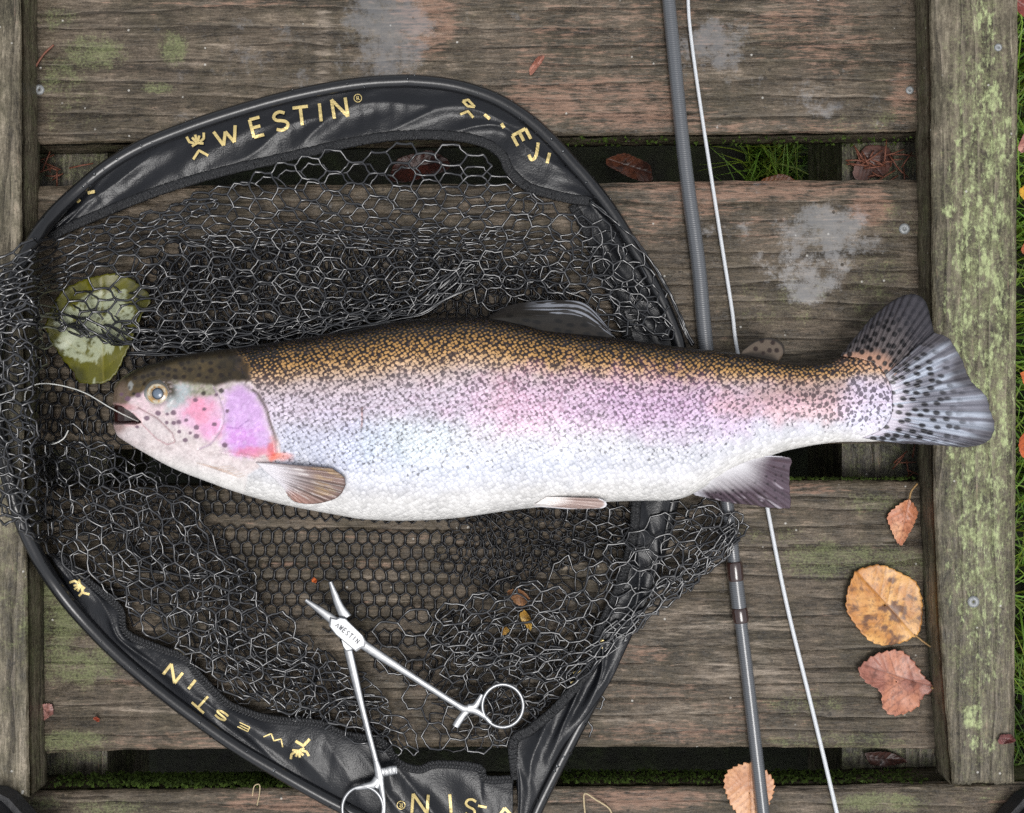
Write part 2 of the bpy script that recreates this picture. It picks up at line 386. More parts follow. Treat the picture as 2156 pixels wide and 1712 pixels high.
def plank(name, top, bot, z, th, m, nx, ny, seed, label=None, grain='x', jag=2.0, ends=None):
    """plank whose top face lies between two edge polylines (photo plan), grid with worn edges, closed box"""
    # top/bot: for grain x: upper and lower edge; for grain y: left and right edge
    A = catmull(top, nx); B = catmull(bot, nx)
    s = np.linspace(0, 1, nx)
    L = np.arange(nx) * 3.0
    A = A + 0; B = B + 0
    perp = 1 if grain == 'x' else 0
    A[:, perp] += jag * fbm(L * 0.05, L * 0 + seed, seed, 4); B[:, perp] += jag * fbm(L * 0.05, L * 0 + seed + 9, seed + 5, 4)
    if ends:
        jj = np.linspace(0, 1, ny)
    v = np.linspace(0, 1, ny); v = 0.5 - 0.5 * np.cos(np.pi * v) * (1 - 0.0)
    G = A[:, None] * (1 - v)[None, :, None] + B[:, None] * v[None, :, None]
    wdt = np.linalg.norm(B - A, axis=1)[:, None]
    e = np.minimum(v, 1 - v)[None] * wdt * S          # metres from the long edge
    zz = z - 0.0035 * np.exp(-e / 0.0022) + 0.0005 * fbm(G[..., 0] * 0.01, G[..., 1] * 0.01, seed, 3)
    if ends:      # rough sawn end
        j = 6 * fbm(v * 14, v * 0, seed + 2, 3)
        G[-1, :, 1 - perp] += j
        zz[-1] -= 0.002
    V = W(G[..., 0], G[..., 1], zz)
    x, y = G[..., 0], G[..., 1]
    m1 = np.stack([blob(x, y, RED), blob(x, y, ALG), blob(x, y, WET)], -1).reshape(-1, 3)
    edge = np.broadcast_to(np.exp(-e / 0.003), x.shape)
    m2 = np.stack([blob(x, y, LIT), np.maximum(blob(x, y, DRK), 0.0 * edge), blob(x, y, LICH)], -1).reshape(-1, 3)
    # underside ring
    ring = [(i, 0) for i in range(nx)] + [(nx - 1, j) for j in range(1, ny)] + [(i, ny - 1) for i in range(nx - 2, -1, -1)] + [(0, j) for j in range(ny - 2, 0, -1)]
    ri = np.array([i * ny + j for i, j in ring]); Vt = V.reshape(-1, 3)
    rows = [ri]; Vs = [Vt]; base = len(Vt); k = len(ring)
    levels = 5; ms1 = [m1]; ms2 = [m2]
    for q in range(1, levels + 1):
        lv = Vt[ri].copy(); lv[:, 2] -= th * q / levels
        lv[:, :2] += 0.0008 * fbm(np.arange(k)[:, None] * 0.21 + np.array([[0, 40]]), np.full((k, 2), q * 0.7), seed, 3)
        Vs.append(lv); rows.append(base + np.arange(k)); base += k
        d1 = m1[ri].copy(); d1[:, 2] = 0; d1[:, 1] = 0.30 + 0.25 * np.abs(vn(np.arange(k) * .03, q, seed)); d1[:, 0] *= 0.4; ms1.append(d1)
        d2 = m2[ri].copy(); d2[:, 1] = np.maximum(d2[:, 1], 0.42); d2[:, 2] *= 0.2; ms2.append(d2)
    F = gridf(nx, ny).tolist()
    for a, b in zip(rows[:-1], rows[1:]):
        for i in range(k):
            i2 = (i + 1) % k
            F.append([int(a[i]), int(b[i]), int(b[i2]), int(a[i2])][::-1])
    F.append([int(i) for i in rows[-1]])
    o = mk(name, np.vstack(Vs), F, m, plat, col={'m1': np.vstack(ms1), 'm2': np.vstack(ms2)})
    if label: o['label'] = label
    return o

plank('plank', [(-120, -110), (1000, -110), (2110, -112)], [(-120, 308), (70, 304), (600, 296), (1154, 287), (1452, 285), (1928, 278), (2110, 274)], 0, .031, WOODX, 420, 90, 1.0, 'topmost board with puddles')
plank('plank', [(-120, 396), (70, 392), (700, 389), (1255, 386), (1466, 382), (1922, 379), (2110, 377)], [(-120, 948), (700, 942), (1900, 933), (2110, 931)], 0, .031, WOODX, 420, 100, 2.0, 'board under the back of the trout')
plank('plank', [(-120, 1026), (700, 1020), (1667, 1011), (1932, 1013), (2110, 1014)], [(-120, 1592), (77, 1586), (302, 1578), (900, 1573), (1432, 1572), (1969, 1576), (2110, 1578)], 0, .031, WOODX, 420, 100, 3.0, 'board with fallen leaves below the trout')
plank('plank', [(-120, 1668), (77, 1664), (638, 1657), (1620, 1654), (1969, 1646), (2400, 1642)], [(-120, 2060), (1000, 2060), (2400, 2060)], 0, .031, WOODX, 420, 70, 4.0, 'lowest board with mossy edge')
RZ = 0.028
plank('side_rail', [(1950, -110), (1957, 130), (1960, 500), (1964, 1000), (1969, 1170), (1982, 1400), (2003, 1650)], [(2143, -110), (2141, 130), (2139, 500), (2137, 1000), (2136, 1170), (2135, 1400), (2134, 1650)], RZ, .0275, RAILW, 420, 50, 5.0, 'right rail spotted with yellow-green lichen', 'y', 1.6, True)
plank('side_rail', [(-150, -110), (-150, 500), (-150, 1000), (-150, 1676)], [(44, -110), (46, 250), (47, 500), (52, 1000), (58, 1200), (62, 1676)], RZ, .0275, RAILW, 420, 50, 6.0, 'left rail cut off by the picture edge', 'y', 1.6, True)
# bearers under the boards
def beam(x0, x1):
    z0, z1 = -0.0345, -0.125
    a = W(x0, 856, z0)[0]; b = W(x1, 856, z0)[0]
    ys = np.linspace(0.42, -0.42, 40)
    V = []
    for yv in ys:
        V += [(a, yv, z1), (a, yv, z0), (b, yv, z0), (b, yv, z1)]
    F = gridf(40, 4, True).tolist() + [[0, 1, 2, 3], [156 + 3, 156 + 2, 156 + 1, 156]]
    n = len(V)
    mk('bearer', V, F, WOODY, plat, smooth=False, col={'m1': np.tile([0.15, 0.5, 0], (n, 1)), 'm2': np.tile([0, 0.2, 0], (n, 1))})
beam(1772, 1990); beam(40, 226)
screw_m = simple('zinc_screw', (0.30, 0.31, 0.31), 0.5, 0.0004, 700, 0.3, metal=0.35)
def screw(x, y, z, r):
    rr = np.array([0, .25, .3, .7, 1.0, 1.0]) * r; hz = np.array([-.25, -.25, 0.22, 0.18, 0.0, -0.5]) * r * 0.8
    n = 20; th = np.linspace(0, 2 * np.pi, n, endpoint=False); c = W(x, y, z + 0.0006)
    V = np.stack([c[0] + rr[:, None] * np.cos(th), c[1] + rr[:, None] * np.sin(th), c[2] + hz[:, None] + 0 * th], -1)
    mk('screw', V, gridf(6, n, True)[:, ::-1], screw_m, plat)
screw(82, 189, 0, .0036); screw(1904, 482, 0, .0038); screw(2049, 1267, RZ, .0040); screw(1915, 190, 0, .0028); screw(2101, 100, RZ, .0026)

# mossy growth on the lower gap edge
def moss(name, n, fx, label):
    P = fx(n); r = rng
    V = []; F = []; C = []
    base = np.array([[0, 0, 1], [.9, 0, -.2], [-.45, .78, -.2], [-.45, -.78, -.2]])
    for i, p in enumerate(P):
        s = r.uniform(.0007, .0021); a = r.uniform(0, 6.28); ca, sa = math.cos(a), math.sin(a)
        q = base * s * r.uniform(.7, 1.4, (4, 3)); q = np.stack([q[:, 0] * ca - q[:, 1] * sa, q[:, 0] * sa + q[:, 1] * ca, q[:, 2]], -1) + p
        b = 4 * i; V.append(q); F += [[b, b + 1, b + 2], [b, b + 2, b + 3], [b, b + 3, b + 1]]
        C.append(np.tile(np.array([.07, .11, .02]) * r.uniform(.25, 1.3), (4, 1)))
    return tag(mk(name, np.vstack(V), F, grass_m, plat, col={'col': np.vstack(C)}, smooth=False), kind='stuff')
def mo1(n):
    x = rng.uniform(90, 780, n); keep = rng.uniform(0, 1, n) < 0.25 + 0.75 * sstep(150, 300, x) * sstep(800, 600, x)
    x = x[keep]; d = rng.uniform(0, 1, len(x)) ** 0.8
    P = W(x, 1661 + 0 * x, 0); P[:, 2] = -0.002 - d * .027; P[:, 1] += 0.001 + rng.uniform(-.001, .0012, len(x)); return P
def mo2(n):
    x = rng.uniform(1180, 1960, n); d = rng.uniform(0, 1, n)
    P = W(x, 1654 + 0 * x, 0); P[:, 2] = -0.003 - d * .027; P[:, 1] += 0.001; return P
def mo3(n):
    x = np.r_[rng.uniform(1150, 1930, n // 2), rng.uniform(1660, 1930, n // 2)]; up = np.arange(n) < n // 2
    y = np.where(up, 283, 1012); P = W(x, y, 0); P[:, 2] = -rng.uniform(0.001, .028, n) * np.where(up, 1, .35); P[:, 1] += np.where(up, -.0012, .0012); return P
moss('moss', 3600, mo1, ''); moss('moss', 1300, mo2, ''); moss('moss', 320, mo3, '')

# ------------------------------------------------------------------ leaves
def leaf_mesh(outline, z, stem, tip, colf, curl=.002, serr=3.0, nser=26, seed=0, th=.0004, lift=None):
    o = catmull(list(outline) + [outline[0]], 161)[:-1]
    c = o.mean(0); n = len(o)
    ph = np.arange(n) / n * nser; saw = (ph % 1) * serr
    d = o - c; o = o + d / (np.linalg.norm(d, axis=1, keepdims=True) + 1e-9) * (saw[:, None] - serr * .5 + 1.2 * fbm(np.arange(n) * .3, np.full(n, seed), seed)[:, None])
    rad = np.linspace(0.02, 1, 26)
    G = c + (o - c)[None] * rad[:, None, None]
    x, y = G[..., 0], G[..., 1]
    dm = dseg(x, y, [stem, tip]); dv = np.full(x.shape, 1e9)
    sp, tp = np.array(stem, float), np.array(tip, float); ax = tp - sp; Lx = np.linalg.norm(ax); ax /= Lx; nx_ = np.array([-ax[1], ax[0]])
    for k in range(1, 7):
        b = sp + ax * Lx * k / 7.5
        for sgn in (-1, 1):
            e = b + (ax * .75 + nx_ * sgn) * Lx * .55
            dv = np.minimum(dv, dseg(x, y, [tuple(b), tuple(e)]))
    zz = z + curl * fbm(x * .018, y * .018, seed, 2) + curl * 0.9 * (rad[:, None] ** 2) * (0.6 + vn(np.arange(n) * 6 / n, seed, seed))[None] - .0004 * np.exp(-dm / 3) - .0002 * np.exp(-dv / 2)
    if lift is not None: zz = zz + lift(x, y)
    return W(x, y, zz), gridf(26, n, True), colf(x, y, dm, dv).reshape(-1, 3)

leaf_m = vcol_mat('leaf_skin', 0.35, 0.25, 700, spec=0.45)
def leaf(name, label, outline, z, stem, tip, colf, stalk=None, **kw):
    V, F, C = leaf_mesh(outline, z, stem, tip, colf, **kw)
    t = thing(name, label, 'leaf', V.reshape(-1, 3).mean(0) * [1, 1, 0] + [0, 0, z], 'fallen leaves around the platform')
    mk('blade', V, F, leaf_m, t, col={'col': C}, solid=.00035)
    if stalk is not None:
        p = catmull(stalk, 10); zs = np.linspace(z + .001, z + .002, 10); q = W(p[:, 0], p[:, 1], zs)
        Vs, Fs = tubes(q, np.linspace(.0007, .0006, 10), 6)
        mk('stalk', Vs, Fs, stalk_m, t)
    return t
stalk_m = simple('leaf_stalk', (0.34, 0.2, 0.07), 0.5)

def autumn(base, dark, spot, seed, nspots=0.5, veinc=None, amt=1.0):
    base, dark, spot = lin(base), lin(dark), lin(spot)
    def f(x, y, dm, dv):
        n = sstep(-.35, .35, fbm(x * .025, y * .025, seed, 4))[..., None]
        c = base * n + dark * (1 - n)
        sp = sstep(nspots - .25, nspots, fbm(x * .05, y * .05, seed + 11, 4) + .25)[..., None] * amt
        c = c * (1 - sp) + spot * sp
        fine = sstep(.12, .35, fbm(x * .22, y * .22, seed + 31, 3))[..., None]
        c = c * (1 - .55 * fine) + spot * .55 * fine
        vv = np.maximum(np.exp(-(dm / 1.6) ** 2), .55 * np.exp(-(dv / 1.3) ** 2))[..., None]
        vc = lin(veinc) if veinc is not None else dark * .6
        return c * (1 - .7 * vv) + vc * .7 * vv
    return f

leaf('fallen_leaf', 'large round orange-yellow leaf with brown spots and long stalk', [(1800, 1201), (1848, 1189), (1892, 1204), (1929, 1228), (1941, 1271), (1936, 1328), (1916, 1345), (1872, 1358), (1828, 1348), (1788, 1298), (1780, 1268), (1785, 1238)],
     .004, (1926, 1338), (1815, 1215), autumn((222, 168, 98), (190, 128, 66), (110, 74, 50), 3, .66), stalk=[(1924, 1336), (1945, 1352), (1972, 1371)], curl=.0016, nser=30, seed=3)
leaf('fallen_leaf', 'reddish brown torn leaf with notched side beside the right rail', [(1835, 1380), (1865, 1371), (1896, 1370), (1922, 1392), (1943, 1422), (1966, 1449), (1943, 1466), (1929, 1490), (1882, 1506), (1858, 1489), (1852, 1456), (1822, 1436), (1807, 1409)],
     .004, (1962, 1447), (1820, 1400), autumn((190, 128, 100), (160, 104, 88), (112, 68, 56), 5, .8, (96, 56, 46)), stalk=[(1960, 1447), (1968, 1452), (1974, 1462)], curl=.0022, serr=5, nser=26, seed=5)
leaf('fallen_leaf', 'tan serrated leaf lying partly under the grey rod', [(1577, 1604), (1540, 1617), (1523, 1644), (1533, 1684), (1550, 1712), (1580, 1745), (1605, 1725), (1620, 1691), (1630, 1650), (1610, 1620)],
     .0025, (1577, 1606), (1582, 1740), autumn((214, 160, 116), (190, 132, 92), (150, 98, 66), 8, .95), curl=.001, serr=5, nser=30, seed=8)
leaf('fallen_leaf', 'small narrow light brown leaf hanging by its stalk near the right rail', [(1912, 1050), (1885, 1067), (1868, 1087), (1875, 1114), (1894, 1148), (1912, 1125), (1925, 1100), (1932, 1080), (1922, 1060)],
     .004, (1914, 1050), (1893, 1146), autumn((218, 160, 120), (190, 122, 88), (120, 72, 48), 12, .9), stalk=[(1914, 1050), (1918, 1034), (1931, 1018)], curl=.0018, nser=22, seed=12)
def greenleaf(x, y, dm, dv):
    g, d, w = lin((92, 90, 12)), lin((58, 58, 8)), lin((170, 176, 148))
    n = sstep(-.4, .4, fbm(x * .02, y * .02, 2, 4))[..., None]; c = g * n + d * (1 - n)
    msk = sstep(1.0, .55, np.hypot((x - (200 - (y - 690) * .35)) / 98, (y - 685) / 92)) + .9 * fbm(x * .05, y * .05, 9, 5) - .15
    msk = sstep(.30, .38, msk)[..., None] * sstep(-.3, .1, fbm(x * .14, y * .14, 4, 3) + .2)[..., None]
    c = c * (1 - .85 * msk) + w * .85 * msk  # pale blotches: wet reflection painted into the leaf colour
    vv = np.maximum(np.exp(-(dm / 2) ** 2), .6 * np.exp(-(dv / 1.6) ** 2))[..., None]
    return c * (1 - .35 * vv) + lin((150, 140, 60)) * .35 * vv
leaf('fallen_leaf', 'large olive green leaf with painted pale wet sheen caught under the net', [(188, 584), (251, 577), (295, 601), (317, 631), (298, 665), (282, 705), (268, 738), (245, 785), (218, 807), (168, 805), (154, 782), (124, 745), (97, 695), (107, 654), (134, 611)],
     .0095, (218, 806), (215, 582), greenleaf, curl=.002, serr=3, nser=34, seed=21)
# leaf scraps and far leaves
def small_leaf(label, cx, cy, z, rx, ry, rot, c1, c2, seed, name='fallen_leaf'):
    th = np.linspace(0, 2 * np.pi, 12, endpoint=False)
    px = rx * np.cos(th) * (1 + .18 * np.sin(3 * th + seed)); py = ry * np.sin(th) * (1 + .2 * np.cos(2 * th + seed))
    ca, sa = math.cos(rot), math.sin(rot)
    ol = [(cx + a * ca - b * sa, cy + a * sa + b * ca) for a, b in zip(px, py)]
    V, F, C = leaf_mesh(ol, z, (cx - rx * ca, cy - rx * sa), (cx + rx * ca, cy + rx * sa), autumn(c1, c2, np.array(c2) * .7, seed, .8), curl=.0025, serr=1.5, nser=20, seed=seed)
    tag(mk(name, V, F, leaf_m, None, col={'col': C}, solid=.0003), label, name.split('_')[-1] if 'leaf' not in name else 'leaf', {'fallen_leaf': 'fallen leaves around the platform', 'leaf_scrap': 'leaf scraps on the boards', 'bark_scrap': 'bark scraps', 'bark_flake': 'bark scraps'}[name])
small_leaf('dull red leaf on the grass at the upper right corner', 2165, 20, -.05, 34, 24, .6, (170, 85, 70), (130, 60, 52), 31)
small_leaf('pinkish leaf in the grass outside the right rail, near the top', 2170, 292, -.06, 34, 22, 2.2, (205, 150, 135), (165, 105, 95), 32)
small_leaf('yellow orange leaf in the grass beside the right rail, level with the screw', 2172, 410, -.07, 30, 20, .9, (215, 165, 50), (180, 110, 40), 33)
small_leaf('small orange leaf in the grass just above the tail', 2168, 795, -.06, 22, 14, .2, (225, 125, 55), (190, 95, 45), 34)
small_leaf('rust orange leaf in the grass level with the tail tip', 2176, 935, -.06, 44, 28, 1.5, (200, 100, 50), (165, 78, 42), 35)
small_leaf('brown orange leaf in the grass below the tail', 2172, 520, -.08, 26, 18, 2.0, (170, 95, 55), (140, 70, 42), 36)
small_leaf('brown leaf deep in the upper gap right of the net hoop', 1330, 352, -.12, 50, 26, .3, (112, 66, 46), (80, 46, 34), 37)
small_leaf('red brown leaf deep in the gap under the net mesh', 880, 350, -.12, 62, 34, -.2, (84, 42, 32), (60, 30, 24), 38)
small_leaf('orange leaf in the grass seen through the upper gap', 1632, 384, -.12, 36, 16, -.1, (176, 104, 42), (130, 70, 30), 39)
small_leaf('curled brown leaf in the lower right gap', 1860, 1598, -.030, 44, 14, .15, (70, 46, 40), (52, 34, 30), 40)
small_leaf('dark reddish bark scrap on the bearer in the upper right gap', 1835, 345, -.031, 34, 40, .9, (104, 74, 66), (78, 54, 48), 41, 'bark_scrap')
small_leaf('pale red bark scrap beside the left rail', 97, 1498, .0018, 15, 17, .8, (165, 118, 108), (140, 96, 88), 42, 'bark_scrap')
small_leaf('tiny orange leaf scrap on the lower left board', 204, 1514, .0015, 7, 5, .4, (205, 110, 80), (190, 95, 70), 43, 'leaf_scrap')
small_leaf('flat pinkish bark flake on the top board', 1128, 136, .0015, 24, 9, -.95, (175, 120, 100), (150, 96, 80), 44, 'bark_flake')
small_leaf('dark red leaf scrap on the right edge of the right rail', 2117, 1556, RZ + .001, 18, 12, .1, (110, 60, 56), (88, 50, 48), 45, 'leaf_scrap')
small_leaf('long yellow leaf scrap under the mesh right of the forceps', 1107, 1304, .009, 22, 9, 1.2, (205, 170, 80), (170, 128, 55), 46, 'leaf_scrap')
small_leaf('short yellow leaf scrap under the mesh right of the forceps', 1062, 1328, .009, 9, 8, .3, (200, 165, 90), (170, 125, 60), 47, 'leaf_scrap')
small_leaf('orange brown leaf scrap above the yellow ones under the mesh', 1092, 1257, .007, 24, 14, .4, (165, 120, 80), (130, 90, 60), 48, 'leaf_scrap')
small_leaf('bright orange scrap in the mesh left of the forceps', 662, 1222, .012, 6, 5, .4, (225, 120, 50), (205, 100, 45), 49, 'leaf_scrap')

def strand(name, label, cat, pts, z, r, m, n=30, sides=6):
    p = catmull(pts, n); zz = np.interp(np.linspace(0, 1, n), np.linspace(0, 1, len(z)), z) if hasattr(z, '__len__') else np.full(n, z)
    V, F = tubes(W(p[:, 0], p[:, 1], zz), r, sides); return tag(mk(name, V, F, m), label, cat)
needle_m = simple('dry_needle', (0.2, 0.075, 0.045), 0.6); straw_m = simple('straw', (0.5, 0.4, 0.24), 0.6)
strand('pine_needle', 'curved reddish pine needle on the upper left board', 'needle', [(113, 95), (92, 115), (76, 140), (67, 165)], [.003, .0022, .0015, .001], .0007, needle_m)
strand('straw', 'thin hooked straw on the lowest board left of the forceps', 'straw', [(531, 1676), (535, 1655), (546, 1652), (546, 1672), (541, 1695)], [.001, .006, .007, .003, .001], .0004, straw_m)
strand('straw', 'bent dry grass stalk on the lowest board right of the net', 'straw', [(1232, 1718), (1229, 1690), (1231, 1670), (1255, 1684), (1280, 1700), (1290, 1718)], [.001, .004, .006, .004, .002, .001], .0006, straw_m)
nv = []
for k in range(46):
    cx, cy = random.uniform(1790, 1925), random.uniform(318, 378)
    if k > 28: cx, cy = random.uniform(80, 175), random.uniform(325, 380)
    if k > 38: cx, cy = random.uniform(1880, 1940), random.uniform(945, 1005)
    a = random.uniform(0, 3.14); L = random.uniform(10, 26); zz = -.031 + random.uniform(0, .006)
    q = W(np.array([cx - L * math.cos(a), cx, cx + L * math.cos(a)]), np.array([cy - L * math.sin(a), cy + random.uniform(-3, 3), cy + L * math.sin(a)]), np.array([zz, zz + .002, zz]))
    nv.append(tubes(q, .0006, 5))
V, F = join(nv)
tag(mk('needle_litter', V, F, needle_m), 'brown pine needle litter caught in the gaps between the boards', 'litter', kind='stuff')

# ------------------------------------------------------------------ rod and line
rod = thing('fishing_rod', 'slim grey fishing rod lying under the trout and net', 'rod', W(1640, 856, 0))
rp = catmull([(1404, -40), (1410, 30), (1440, 330), (1470, 560), (1487, 740), (1530, 1060), (1552, 1250), (1575, 1440), (1606, 1712), (1614, 1790)], 160)
rr = np.interp(rp[:, 1], [-40, 700, 1100, 1180, 1181, 1310, 1311, 1790], [.0046, .0053, .0047, .0045, .0052, .0052, .0044, .0047])
bm = M('rod_blank'); wv = bm.new('ShaderNodeTexWave', bands_direction='Y'); bm.set(wv.inputs[0], bm.obj()); wv.inputs['Scale'].default_value = 210; wv.inputs['Distortion'].default_value = .6
bm.p(col=bm.mix(wv.outputs[1], (0.075, 0.08, 0.088), (0.11, 0.117, 0.127)), rough=.3, coat=.8, crough=.12); bm.bump(wv.outputs[1], .0002, .4)
V, F = tubes(W(rp[:, 0], rp[:, 1], .0055), rr, 20)
mk('blank', V, F, bm.m, rod)
fer_m = simple('ferrule_wrap', (0.035, 0.016, 0.013), .12, .0002, 300, .3, coat=1.0)
for y0, y1 in ((1182, 1222), (1279, 1310)):
    yy = np.linspace(y0, y1, 14); xx = np.interp(yy, rp[:, 1], rp[:, 0])
    V, F = tubes(W(xx, yy, .0055), .0058 - .0005 * np.abs(np.linspace(-1, 1, 14)) ** 4, 20); mk('ferrule_wrap', V, F, fer_m, rod)
fl_m = simple('white_line', (0.64, 0.66, 0.68), .35, 0, 500, .05)
lp = catmull([(1447, -30), (1452, 60), (1475, 230), (1515, 490), (1540, 650), (1552, 740), (1595, 950), (1617, 1080), (1655, 1270), (1700, 1455), (1735, 1600), (1762, 1715), (1772, 1760)], 160)
V, F = tubes(W(lp[:, 0], lp[:, 1], .0032), np.interp(lp[:, 1], [-30, 1760], [.0012, .0015]), 10)
tag(mk('fly_line', V, F, fl_m), 'thin straight white line running beside the grey rod', 'line')

# ------------------------------------------------------------------ rainbow trout
ZC = .034
back = [(239, 856), (240, 838), (243, 818), (252, 803), (268, 789), (302, 772), (335, 762), (402, 745), (503, 732), (570, 722), (723, 698), (852, 675), (1003, 668), (1100, 682), (1154, 694), (1288, 711), (1432, 731), (1516, 740), (1590, 751), (1647, 762), (1701, 765), (1751, 757), (1790, 745), (1822, 737), (1850, 742), (1875, 757), (1893, 779), (1904, 810), (1908, 835)]
belly = [(239, 870), (240, 895), (246, 912), (256, 924), (312, 957), (369, 987), (436, 1013), (503, 1037), (587, 1060), (723, 1086), (769, 1093), (852, 1096), (953, 1091), (1054, 1077), (1121, 1069), (1268, 1057), (1355, 1054), (1406, 1053), (1445, 1045), (1500, 1015), (1560, 982), (1613, 962), (1667, 946), (1751, 932), (1835, 930), (1870, 926), (1890, 915), (1902, 890), (1908, 860)]
bk = catmull(back, 600); by_ = catmull(belly, 600)
xs = np.unique(np.r_[np.linspace(239.5, 262, 16), np.linspace(262, 600, 150), np.linspace(600, 1860, 440), np.linspace(1860, 1907, 26)])
def mono(c):
    x = np.maximum.accumulate(c[:, 0] + np.arange(len(c)) * 1e-6); return x, c[:, 1]
yt = np.interp(xs, *mono(bk)); yb = np.interp(xs, *mono(by_))
T = np.interp(xs, [239, 244, 256, 280, 330, 400, 500, 600, 800, 1100, 1300, 1500, 1700, 1820, 1880, 1900, 1908], [.0022, .0055, .009, .0128, .0175, .0215, .0255, .0285, .0305, .030, .027, .0215, .0145, .0105, .007, .004, .002])
NU, NL = 190, 44
th = np.r_[np.linspace(0, np.pi, NU), np.linspace(np.pi, 2 * np.pi, NL + 2)[1:-1]]
NR = len(th)
cy_ = (yt + yb) / 2; hy = (yb - yt) / 2
ct, st = np.cos(th), np.sin(th)
pz = np.where(st >= 0, np.abs(st) ** .85, -np.abs(st) ** .7)
gxp = np.broadcast_to(xs[:, None], (len(xs), NR)); gyp = cy_[:, None] - hy[:, None] * ct[None]
Zt = ZC + T[:, None] * pz[None] * np.where(st >= 0, 1.0, .98)[None]
# silhouettes belong to the plane at ZC
kS = S * (H - ZC) / H
V = np.stack([(gxp - CX) * kS, (CY - gyp) * kS, Zt], -1)
up = np.broadcast_to((st > 0.02)[None], Zt.shape)
px, py = Pj(V)
# --- head relief
opedge = [(520, 800), (516, 809), (543, 829), (560, 859), (567, 886), (573, 903), (583, 930), (586, 958), (550, 966), (503, 957), (455, 952)]
operc = [(470, 790), (516, 807), (543, 829), (560, 859), (567, 886), (573, 903), (583, 930), (586, 958), (550, 966), (503, 957), (455, 955), (420, 950), (440, 900), (450, 830)]
preop = [(449, 815), (462, 838), (471, 868), (470, 890), (463, 908), (443, 935), (420, 945)]
dz = np.zeros_like(px)
sd = sdpoly(px, py, operc)
dz += .0016 * sstep(-1.5, 5, sd) * sstep(440, 540, px)
dz -= .0012 * np.exp(-(dseg(px, py, opedge[1:]) / 3.0) ** 2)
dz -= .0009 * np.exp(-(dseg(px, py, preop) / 2.2) ** 2)
maxi = [(262, 850), (300, 880), (340, 915), (361, 928)]
dz += .0006 * np.exp(-(dseg(px, py, maxi) / 10) ** 2)
dz -= .0008 * np.exp(-(dseg(px, py, [(290, 858), (330, 880), (362, 912), (368, 930)]) / 2.5) ** 2)
dz -= .0008 * np.exp(-(dseg(px, py, [(300, 895), (330, 925), (352, 936), (366, 932)]) / 2.5) ** 2)
de = np.hypot(px - 332, py - 829)
dz += .0010 * np.exp(-((de - 30) / 6) ** 2) - .0014 * sstep(27, 18, de)
for k in range(6):    # folds under the gill cover
    q = [(415 + k * 12, 975 + k * 3), (450 + k * 10, 985 + k * 4), (485 + k * 6, 981 + k * 4)]
    dz -= .0006 * np.exp(-(dseg(px, py, q) / 1.8) ** 2)
# mouth slit: cut down to the mid plane
mouth = [(230, 848), (256, 855), (280, 871), (298, 889), (286, 894), (262, 893), (230, 894)]
sm = sdpoly(px, py, mouth)
mcut = sstep(-1.0, 5.5, sm) * up
lips = np.exp(-(sm / 5.0) ** 2) * (px < 300) * (px > 244)
dz += .0008 * lips * (sm < 0)
# gentle body undulation
dz += .0005 * fbm(px * .012, py * .012, 6, 3) * (px > 560)
dz *= sstep(0.02, .22, st)[None] * up
Zt = Zt + dz
Zt = np.where(up, Zt * (1 - mcut) + (ZC - .55 * T)[:, None] * mcut, Zt)
V[..., 2] = Zt
px2, py2 = px, py
t = np.clip((py - yt[:, None]) / (yb - yt)[:, None], 0, 1)

# --- colours
tk = [0, .05, .10, .16, .22, .28, .36, .45, .55, .66, .76, .83, .90, 1]
LT = [(40, 32, 20), (116, 88, 48), (172, 130, 74), (198, 152, 94), (214, 178, 142), (208, 188, 184), (212, 198, 210), (214, 202, 217), (212, 208, 219), (211, 211, 219), (214, 214, 221), (219, 218, 222), (222, 220, 218), (220, 218, 214)]
DK = [(12, 10, 8), (15, 12, 8), (24, 18, 12), (50, 37, 26), (98, 76, 64), (144, 126, 126), (170, 154, 164), (180, 167, 180), (178, 174, 184), (178, 179, 188), (184, 186, 194), (200, 200, 205), (208, 206, 205), (208, 206, 203)]
FR = [.16, .27, .35, .41, .46, .50, .51, .52, .53, .53, .52, .50, .50, .6]
SPK = [.5, .5, .55, .62, .66, .64, .58, .54, .48, .36, .14, .01, 0, 0]
tw = t + .02 * fbm(px * .02, py * .02, 14, 3) + .05 * sstep(1500, 1800, px) * sstep(.1, .3, t) * 0
def rampv(tt, arr):
    a = np.asarray(arr, float)
    if a.ndim == 1: return np.interp(tt, tk, a)
    return np.stack([np.interp(tt, tk, a[:, k]) for k in range(3)], -1)
lightc = lin(rampv(tw, LT)); darkc = lin(rampv(tw, DK)); fr = rampv(tw, FR); spk = rampv(tw, SPK)
def paint(mask, lc, dc=None):
    global lightc, darkc
    m_ = np.clip(mask, 0, 1)[..., None]
    lightc = lightc * (1 - m_) + lin(lc) * m_
    dc = lin(dc) if dc is not None else lin(lc) * .55
    darkc = darkc * (1 - m_) + dc * m_
def ell(cx, cy, rx, ry, soft=.5, nz=.25, sc=.03, seed=1.0):
    return sstep(1 + soft, 1 - soft, np.hypot((px - cx) / rx, (py - cy) / ry) + nz * fbm(px * sc, py * sc, seed, 3) * 2)
paint(.42 * ell(1230, 850, 280, 66, .5, .3), (230, 186, 216), (176, 120, 156))
paint(.42 * ell(1440, 862, 200, 55, .6, .3, seed=3), (220, 184, 224), (166, 122, 170))
paint(.14 * ell(1110, 868, 75, 45, .6, .4, seed=4), (242, 170, 198), (205, 90, 130))
paint(.12 * ell(1050, 830, 40, 45, .5, .4, seed=5), (220, 150, 150), (180, 96, 96))
paint(.25 * ell(860, 928, 110, 45, .7, .3, seed=6), (204, 240, 238), (150, 190, 196))
